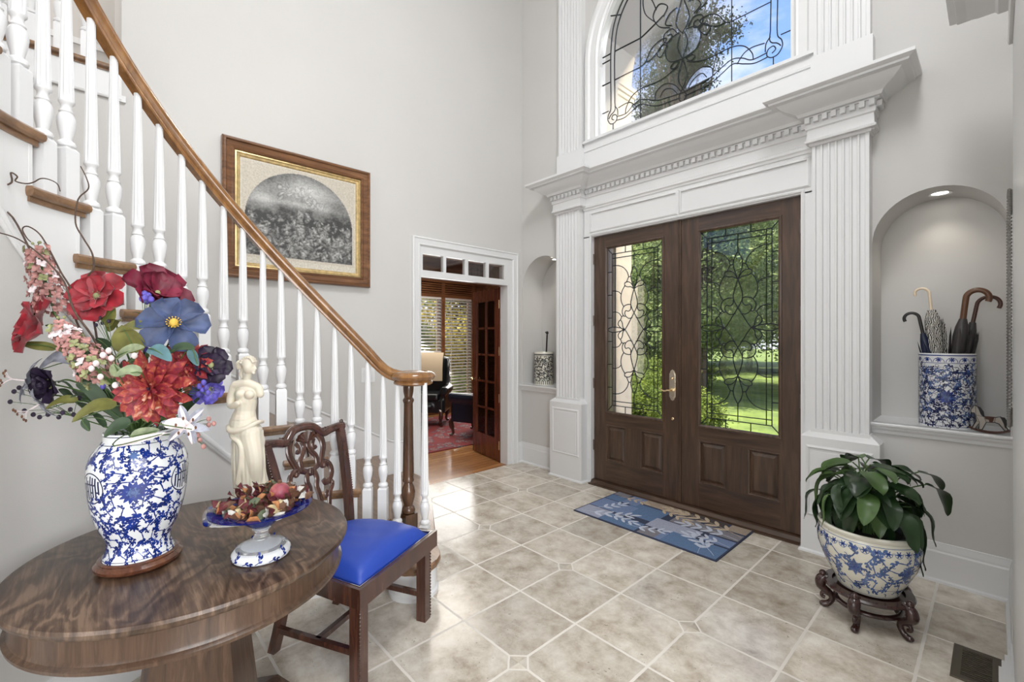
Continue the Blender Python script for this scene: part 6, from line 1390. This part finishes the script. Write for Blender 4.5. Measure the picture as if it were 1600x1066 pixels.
# ---------------------------------------------------------------- niche contents
UX, UY, UZ = -.205, 3.835, .9142
us = MB(); up_ = [(.118, 0), (.128, 0), (.130, .006), (.130, .435), (.132, .440), (.130, .446), (.122, .446), (.120, .43), (.120, .03), (.001, .03)]
us.lathe(up_, 'porcelain_white', (UX, UY, UZ), 64); S4 = Surf(up_[1:5], (UX, UY, UZ), .0006); Rr = .130; per = 2*pi*Rr; ac = atan2(-UY, -UX); rn = random.Random(4)
fl = [((ac+o)*Rr % per, .185, .040) for o in (0, 1.57, 3.14, 4.71)]
scroll_field(us, S4, .03, .36, Rr, .034, 'cobalt_dark', rn, fl, 1.15, 'soft_blue')
scroll_field(us, S4, .02, .37, Rr, .026, 'cobalt_dark', rn, fl, .9, None, False)
for x, z, _ in fl: mum(us, S4, x, z, .046, 'cobalt', Rr, 14, True, 'soft_blue')
for o in (-.75, .75, 2.3, 3.9): mum(us, S4, (ac+o)*Rr, .335, .024, 'cobalt', Rr, 8, True, 'soft_blue')
for i in range(14): x = per*i/14; mum(us, S4, x, .408, .016, 'cobalt', Rr, 7); strip(us, S4, [(x+.026*cos(pi*j/10), .392+.028*sin(pi*j/10)) for j in range(11)], [.0014]*11, 'cobalt', Rr)
for z_, w_ in ((.434, .003), (.388, .0015), (.012, .0012)): strip(us, S4, [(per*i/80, z_) for i in range(81)], [w_]*81, 'cobalt', Rr)
us.build('umbrella_stand', smooth=50, label='tall blue and white porcelain cylinder holding umbrellas in the right niche', cat='umbrella stand')
for nm, cs in dict(brolly_navy=(.01, .016, .045), brolly_dark=(.05, .045, .045), handle_black=(.015, .013, .013), handle_brown=(.13, .055, .025), handle_dark=(.07, .025, .015), handle_cream=(.75, .62, .46)).items(): plain(nm, cs, .35)
m, t = newmat('brolly_zebra'); b = bsdf(t, Roughness=.6); c = coords(t); n = N(t, 'ShaderNodeTexWave', Scale=38, Distortion=9, Detail=3); t.links.new(c.outputs[0], n.inputs['Vector']); r = ramp(t, [(.45, (.02, .02, .02)), (.55, (.6, .58, .53))], n.outputs[0]); t.links.new(r.outputs[0], b.inputs['Base Color'])
def umb(label, dx, lean, ztop, mat_c, mat_h, hr, hd_, r_can, dy=0, shaft=None, hook=1.0, thick=.010):
    # axis from the bottom of the stand up to the handle
    b0 = V((UX+dx*.2, UY+dy*.3, UZ+.04)); tp = V((UX+dx, UY+dy, UZ+.44)); ax = (tp-b0).normalized(); ct = tp+ax*(ztop-.06); 
    r = thing('umbrella', b0, 0, label=label, cat='umbrella', group='umbrellas in the porcelain stand')
    L0 = (tp-b0).length; mb = MB(); n = 10
    pts_ = [b0+ax*(L0+ztop-.06)*i/12 for i in range(13)]; rr = [.008+ (r_can-.008)*min(1, i/9)**.8 for i in range(13)]; rr[-2] = r_can*.85; rr[-1] = r_can*.5
    mb.tube(pts_, rr, mat_c, 12)
    for k in range(5):  # loose folds
        a = k*1.26; x = ax.orthogonal().normalized(); y = ax.cross(x); o = (x*cos(a)+y*sin(a))
        mb.blade([pts_[5]+o*r_can*.6, pts_[8]+o*r_can*.9, pts_[10]+o*r_can*1.1, pts_[11]+o*r_can*1.3], r_can*.6, mat_c, o, .5)
    mb.build('canopy', r, 60)
    h = V(hd_).normalized(); mb = MB(); c0 = ct; q = [ct-ax*.02, ct+ax*.045*hook, ct+ax*.10*hook]; cc = ct+ax*.10*hook+h*hr
    for i in range(1, 10): a = pi-pi*1.12*i/9; q.append(cc+h*hr*cos(a)+ax*hr*sin(a))
    if shaft: MB().tube([ct-ax*.02, ct+ax*.07], .0045, shaft, 8).build('shaft', r)
    mb.tube(spline(q, 3), thick, mat_h, 10); mb.build('handle', r, 60)
umb('short navy umbrella with a black crook handle leaning left', -.085, 0, .19, 'brolly_navy', 'handle_black', .036, (-1, -.1, -.15), .026, -.02, hook=1.0, thick=.009)
umb('black and white zebra umbrella with a pale clear handle', -.045, 0, .335, 'brolly_zebra', 'handle_cream', .034, (-1, 0, 0), .042, .0, 'chrome', hook=1.05, thick=.008)
umb('dark umbrella with a thick brown wooden crook handle', .050, 0, .275, 'brolly_dark', 'handle_brown', .048, (1, 0, -.1), .036, -.015, hook=1.25, thick=.015)
umb('dark umbrella with a reddish brown crook just behind the thicker one', .080, 0, .255, 'brolly_dark', 'handle_dark', .048, (1, .1, -.1), .030, .03, hook=1.1, thick=.010)
# rocking horse of leaded glass
def HP(u, v_, y=0): return (-.102+.162*u+.0, 3.700+.03*u+y, .9142+.155*v_)
hr_ = thing('rocking_horse', (-.02, 3.71, .914), label='small leaded glass rocking horse on the shelf beside the umbrella stand', cat='figurine')
body = [(.02, .80), (.10, .97), (.20, .93), (.28, .66), (.34, .58), (.62, .58), (.74, .62), (.80, .45), (.86, .28), (.92, .16), (.84, .12), (.70, .36), (.60, .40), (.40, .38), (.30, .10), (.22, .12), (.24, .36), (.12, .12), (.06, .16), (.16, .42), (.13, .60), (.10, .70), (.03, .70)]
MB().prism([HP(u, v_, -.0015) for u, v_ in body], (0, .003, 0), 'horse_glass').build('glass_body', hr_, 0)
mb = MB(); mb.tube([HP(u, v_) for u, v_ in body], .0028, 'ink_black', 6, closed=True)
for P in ([(.14, .94), (.15, .6), (.24, .36)], [(.34, .58), (.40, .38)], [(.62, .58), (.60, .40)], [(.15, .62), (.34, .58)], [(.13, .42), (.24, .36)]): mb.tube([HP(*p) for p in P], .002, 'ink_black', 6)
mb.prism([HP(*p, -.003) for p in [(.36, .60), (.60, .60), (.57, .46), (.54, .38), (.48, .38), (.46, .48), (.38, .50)]], (0, .006, 0), 'handle_dark'); mb.prism([HP(*p, -.003) for p in [(.16, .97), (.26, .92), (.34, .76), (.36, .60), (.30, .60), (.24, .80)]], (0, .006, 0), 'ink_black'); mb.prism([HP(*p, -.003) for p in [(.72, .62), (.84, .60), (.90, .48), (.88, .26), (.93, .18), (.84, .24), (.80, .44)]], (0, .006, 0), 'ink_black')
mb.build('lead_outline', hr_, 30)
mb = MB()
for y in (-.018, .018): mb.tube(spline([HP(-.02, .17, y), HP(.2, .07, y), HP(.5, .03, y), (HP(.78, .06, y)), HP(1.02, .17, y)], 5), .0045, 'handle_dark', 8, flat=.8)
for u in (.2, .8): mb.tube([HP(u, .07, -.018), HP(u, .07, .018)], .003, 'handle_dark', 6)
mb.build('rockers', hr_, 60)
# left niche: black and white cylinder and a walking cane
LX, LY = -3.60, 3.845
ls = MB(); lp = [(.10, 0), (.112, 0), (.114, .006), (.114, .36), (.117, .37), (.112, .38), (.105, .378), (.103, .03), (.001, .03)]
ls.lathe(lp, 'porcelain_cream', (LX, LY, UZ), 56); S5 = Surf(lp[1:5], (LX, LY, UZ), .0006); rn = random.Random(8); Rr = .114; per = 2*pi*Rr
scroll_field(ls, S5, .06, .32, Rr, .030, 'ink_black', rn, (), 1.25)
for i in range(30): x = per*i/30; strip(ls, S5, [(x, .008), (x, .03), (x, .046)], [.0035]*3, 'ink_black', Rr)
for z_, w_ in ((.052, .0015), (.35, .006), (.335, .0015)): strip(ls, S5, [(per*i/60, z_) for i in range(61)], [w_]*61, 'ink_black', Rr)
ls.build('cane_stand', smooth=50, label='black and white patterned porcelain cylinder in the left niche', cat='umbrella stand')
cn = thing('walking_cane', (LX+.02, LY, UZ+.03), label='dark carved walking cane standing in the black and white cylinder', cat='cane')
MB().tube([(LX+.02, LY, UZ+.032), (LX+.063, LY-.01, UZ+.58)], .009, 'handle_black', 8).build('shaft', cn); MB().sphere((LX+.065, LY-.01, UZ+.60), (.02, .012, .02), 'handle_black', 10, 8).sphere((LX+.045, LY-.01, UZ+.607), (.014, .009, .009), 'handle_black', 8, 6).build('handle', cn)

# ================================================================== OUTSIDE
quadbox('ground', (-60, 4.02, -.55), (40, 90, -.5), 'lawn', **ST)
quadbox('porch_floor', (-3.6, YF+.35, -.2), (.0, 5.6, -.02), 'paving', **ST)
quadbox('path', (-2.9, 5.6, -.5), (-.8, 9.5, -.42), 'paving', **ST)
# barrel-vaulted porch, its stucco brightened by two added lamps without a fixture
ll = bpy.data.lights.new('porch_fill', 'POINT'); ll.energy = 150; ll.shadow_soft_size = .12; ll.color = (1, .95, .87)
lo = bpy.data.objects.new('porch_fill', ll); COL.objects.link(lo); lo.location = (-1.2, 4.9, 5.6)
l2 = ll.copy(); l2.energy = 34; lo = bpy.data.objects.new('porch_fill', l2); COL.objects.link(lo); lo.location = (-.6, 4.9, 2.9)
PR = 1.62; PC = -1.85; PS = 4.93; PE = 5.5
mb = MB(); mb.box((PC-PR-.25, YF+.372, -.3), (PC-PR, PE, PS), 'stucco'); mb.box((PC+PR, YF+.372, -.3), (PC+PR+.25, PE, PS), 'stucco')
vs = []; fs = []; n = 36
for i in range(n+1):
    a = pi*i/n
    for r in (PR, PR+.25):
        for y in (YF+.372, PE): vs.append((PC+r*cos(a), y, PS+r*sin(a)))
for i in range(n):
    a, b_ = 4*i, 4*i+4; fs += [(a, a+1, b_+1, b_), (a+2, b_+2, b_+3, a+3), (a+1, a+3, b_+3, b_+1), (a, b_, b_+2, a+2)]
mb.add(vs, fs, 'stucco')
for x0, sg in ((PC-PR, 1), (PC+PR, -1)):
    for k, (w_, z_) in enumerate(((.06, PS-.02), (.045, PS-.08), (.025, PS-.14))): mb.box((min(x0, x0+sg*w_), YF+.372, z_-.05), (max(x0, x0+sg*w_), PE+w_, z_), 'stucco')
mb.build('wall_porch', smooth=30, **ST)
mb = MB(); mb.box((PC-PR, PE-1.0, .1), (PC-PR+.02, PE-.45, 4.6), 'stucco'); mb.build('trim_16', smooth=0, **ST)
def tree(name, label, loc, h, cr, crown_z, nclump, nleaf, ls, mat, seed, trunk=.16, cat='tree', squash=.8, share=None, bare=False):
    rr = random.Random(seed); r = thing(name, loc, rr.random()*6, label=label, cat=cat, group='garden greenery' if False else None); o = V(loc)
    if share:
        for ch_ in [q for q in COL.objects if q.parent == share]: copy_child(ch_, r)
        return r
    mb = MB(); Mr = wm(r)
    if trunk: mb.tube(spline([o+V((0, 0, -.1)), o+V((.1*trunk*5, 0, h*.3)), o+V((-.05, .1, h*.6)), o+V((0, 0, h*.9))], 4), [trunk*(1-.7*i/12) for i in range(13)], 'bark', 9)
    cl = []
    for i in range(nclump):
        a = rr.uniform(0, 6.28); u = rr.uniform(-1, 1); q = cr*(rr.random()**.45)*sqrt(max(.05, 1-u*u*.8)); c = o+V((q*cos(a), q*sin(a), crown_z+u*cr*squash)); cl.append(c)
        if trunk: b0 = o+V((0, 0, h*rr.uniform(.35, .8))); mb.tube([b0, b0.lerp(c, .5)+V((0, 0, .15*cr)), c], [trunk*.3, trunk*.18, trunk*.06], 'bark', 5)
    if trunk: mb.build('trunk', r, 60)
    vs = []; fs = []
    for c in cl:
        s_ = cr*rr.uniform(.22, .40)
        for k in range(nleaf):
            p = c+V((rr.gauss(0, 1), rr.gauss(0, 1), rr.gauss(0, .7)))*s_*.55; d = V((rr.gauss(0, 1), rr.gauss(0, 1), rr.gauss(-.2, .7))).normalized(); e_ = d.orthogonal().normalized(); l_ = ls*rr.uniform(.6, 1.3)
            b0 = len(vs); vs += [p, p+d*l_*.5+e_*l_*.28, p+d*l_, p+d*l_*.5-e_*l_*.28]; fs.append((b0, b0+1, b0+2, b0+3))
    lm = MB(); lm.add(vs, fs, mat); lf = lm.build('foliage', r, 0); return r
# tall tree whose branches cross the arched window
def scale(o, s_): o.scale = (s_, s_, s_); return o
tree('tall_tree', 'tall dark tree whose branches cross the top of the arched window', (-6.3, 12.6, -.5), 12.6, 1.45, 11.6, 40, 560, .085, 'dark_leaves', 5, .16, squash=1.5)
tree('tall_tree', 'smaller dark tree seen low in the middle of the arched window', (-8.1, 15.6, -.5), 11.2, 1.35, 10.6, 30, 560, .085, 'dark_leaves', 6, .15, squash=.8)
t1 = tree('garden_tree', 'leafy garden tree behind the right glass door', (-6.3, 14.0, -.5), 6.5, 2.2, 4.1, 70, 520, .12, 'tree_leaves', 7, .12, squash=1.0)
t2 = tree('garden_tree', 'yellow green tree filling the upper right of the right door glass', (-3.2, 19.5, -.5), 7, 2.9, 4.0, 90, 480, .15, 'tree_leaves', 8, .15, squash=.95)
for i, (x, y, s_, lb) in enumerate([(-9.6, 16.5, 1, 'leafy tree seen through the left glass door'), (-10.2, 27.5, 1.3, 'tree behind the others in the right door glass'), (-1.6, 29, 1.3, 'far tree beyond the right side of the lawn'), (-15.5, 22.5, 1.1, 'far tree beyond the left glass door'), (-5.6, 33, 1.5, 'far tree at the back of the garden'), (-20, 31, 1.5, 'far tree at the back left of the garden'), (-15.5, 34, 1.6, 'far tree behind the left side of the lawn'), (3.5, 38, 1.6, 'far tree at the right end of the garden')]):
    scale(tree('garden_tree', lb, (x, y, -.5), 0, 0, 0, 0, 0, 0, None, 20+i, share=t2), s_)
sh = tree('shrub', 'low bright shrub beside the path at the bottom left of the right door glass', (-4.5, 8.9, -.5), 0, .72, .42, 34, 460, .055, 'shrub_leaves', 9, 0, 'shrub', .65)
for i, (x, y, s_, lb) in enumerate([(-6.3, 9.4, 1.1, 'rounded shrub left of the path behind the left door glass'), (-7.2, 12.2, 1.5, 'rounded shrub below the trees in the left door glass'), (-8.0, 15.8, 1.6, 'rounded shrub in front of the central garden tree'), (-5.4, 29.0, 2.6, 'wide rounded shrub at the back of the lawn'), (-1.2, 27.0, 2.2, 'rounded shrub at the right back of the lawn'), (-8.6, 10.3, 1.2, 'shrub at the far left of the garden'), (-10.5, 20.3, 2.2, 'wide shrub below the trees at the left back')]):
    scale(tree('shrub', lb, (x, y, -.5), 0, 0, 0, 0, 0, 0, None, 40+i, 0, 'shrub', share=sh), s_)
# greenery outside the study window
s2 = tree('garden_tree', 'yellow leaved tree outside the study window', (-12.5, 9.4, -.5), 5, 2.0, 2.4, 60, 420, .12, 'yellow_leaves', 12, .12, squash=1.1)
tree('garden_tree', 'green tree outside the left study window', (-12.4, 6.0, -.5), 5, 1.6, 2.2, 50, 420, .10, 'tree_leaves', 13, .12, squash=1.1)
scale(tree('shrub', 'green shrub below the study window', (-10.2, 7.6, -.5), 0, 0, 0, 0, 0, 0, None, 60, 0, 'shrub', share=sh), 1.2)
quadbox('ground', (-60, -30, -.55), (-7.6, 4.02, -.5), 'lawn', **ST)
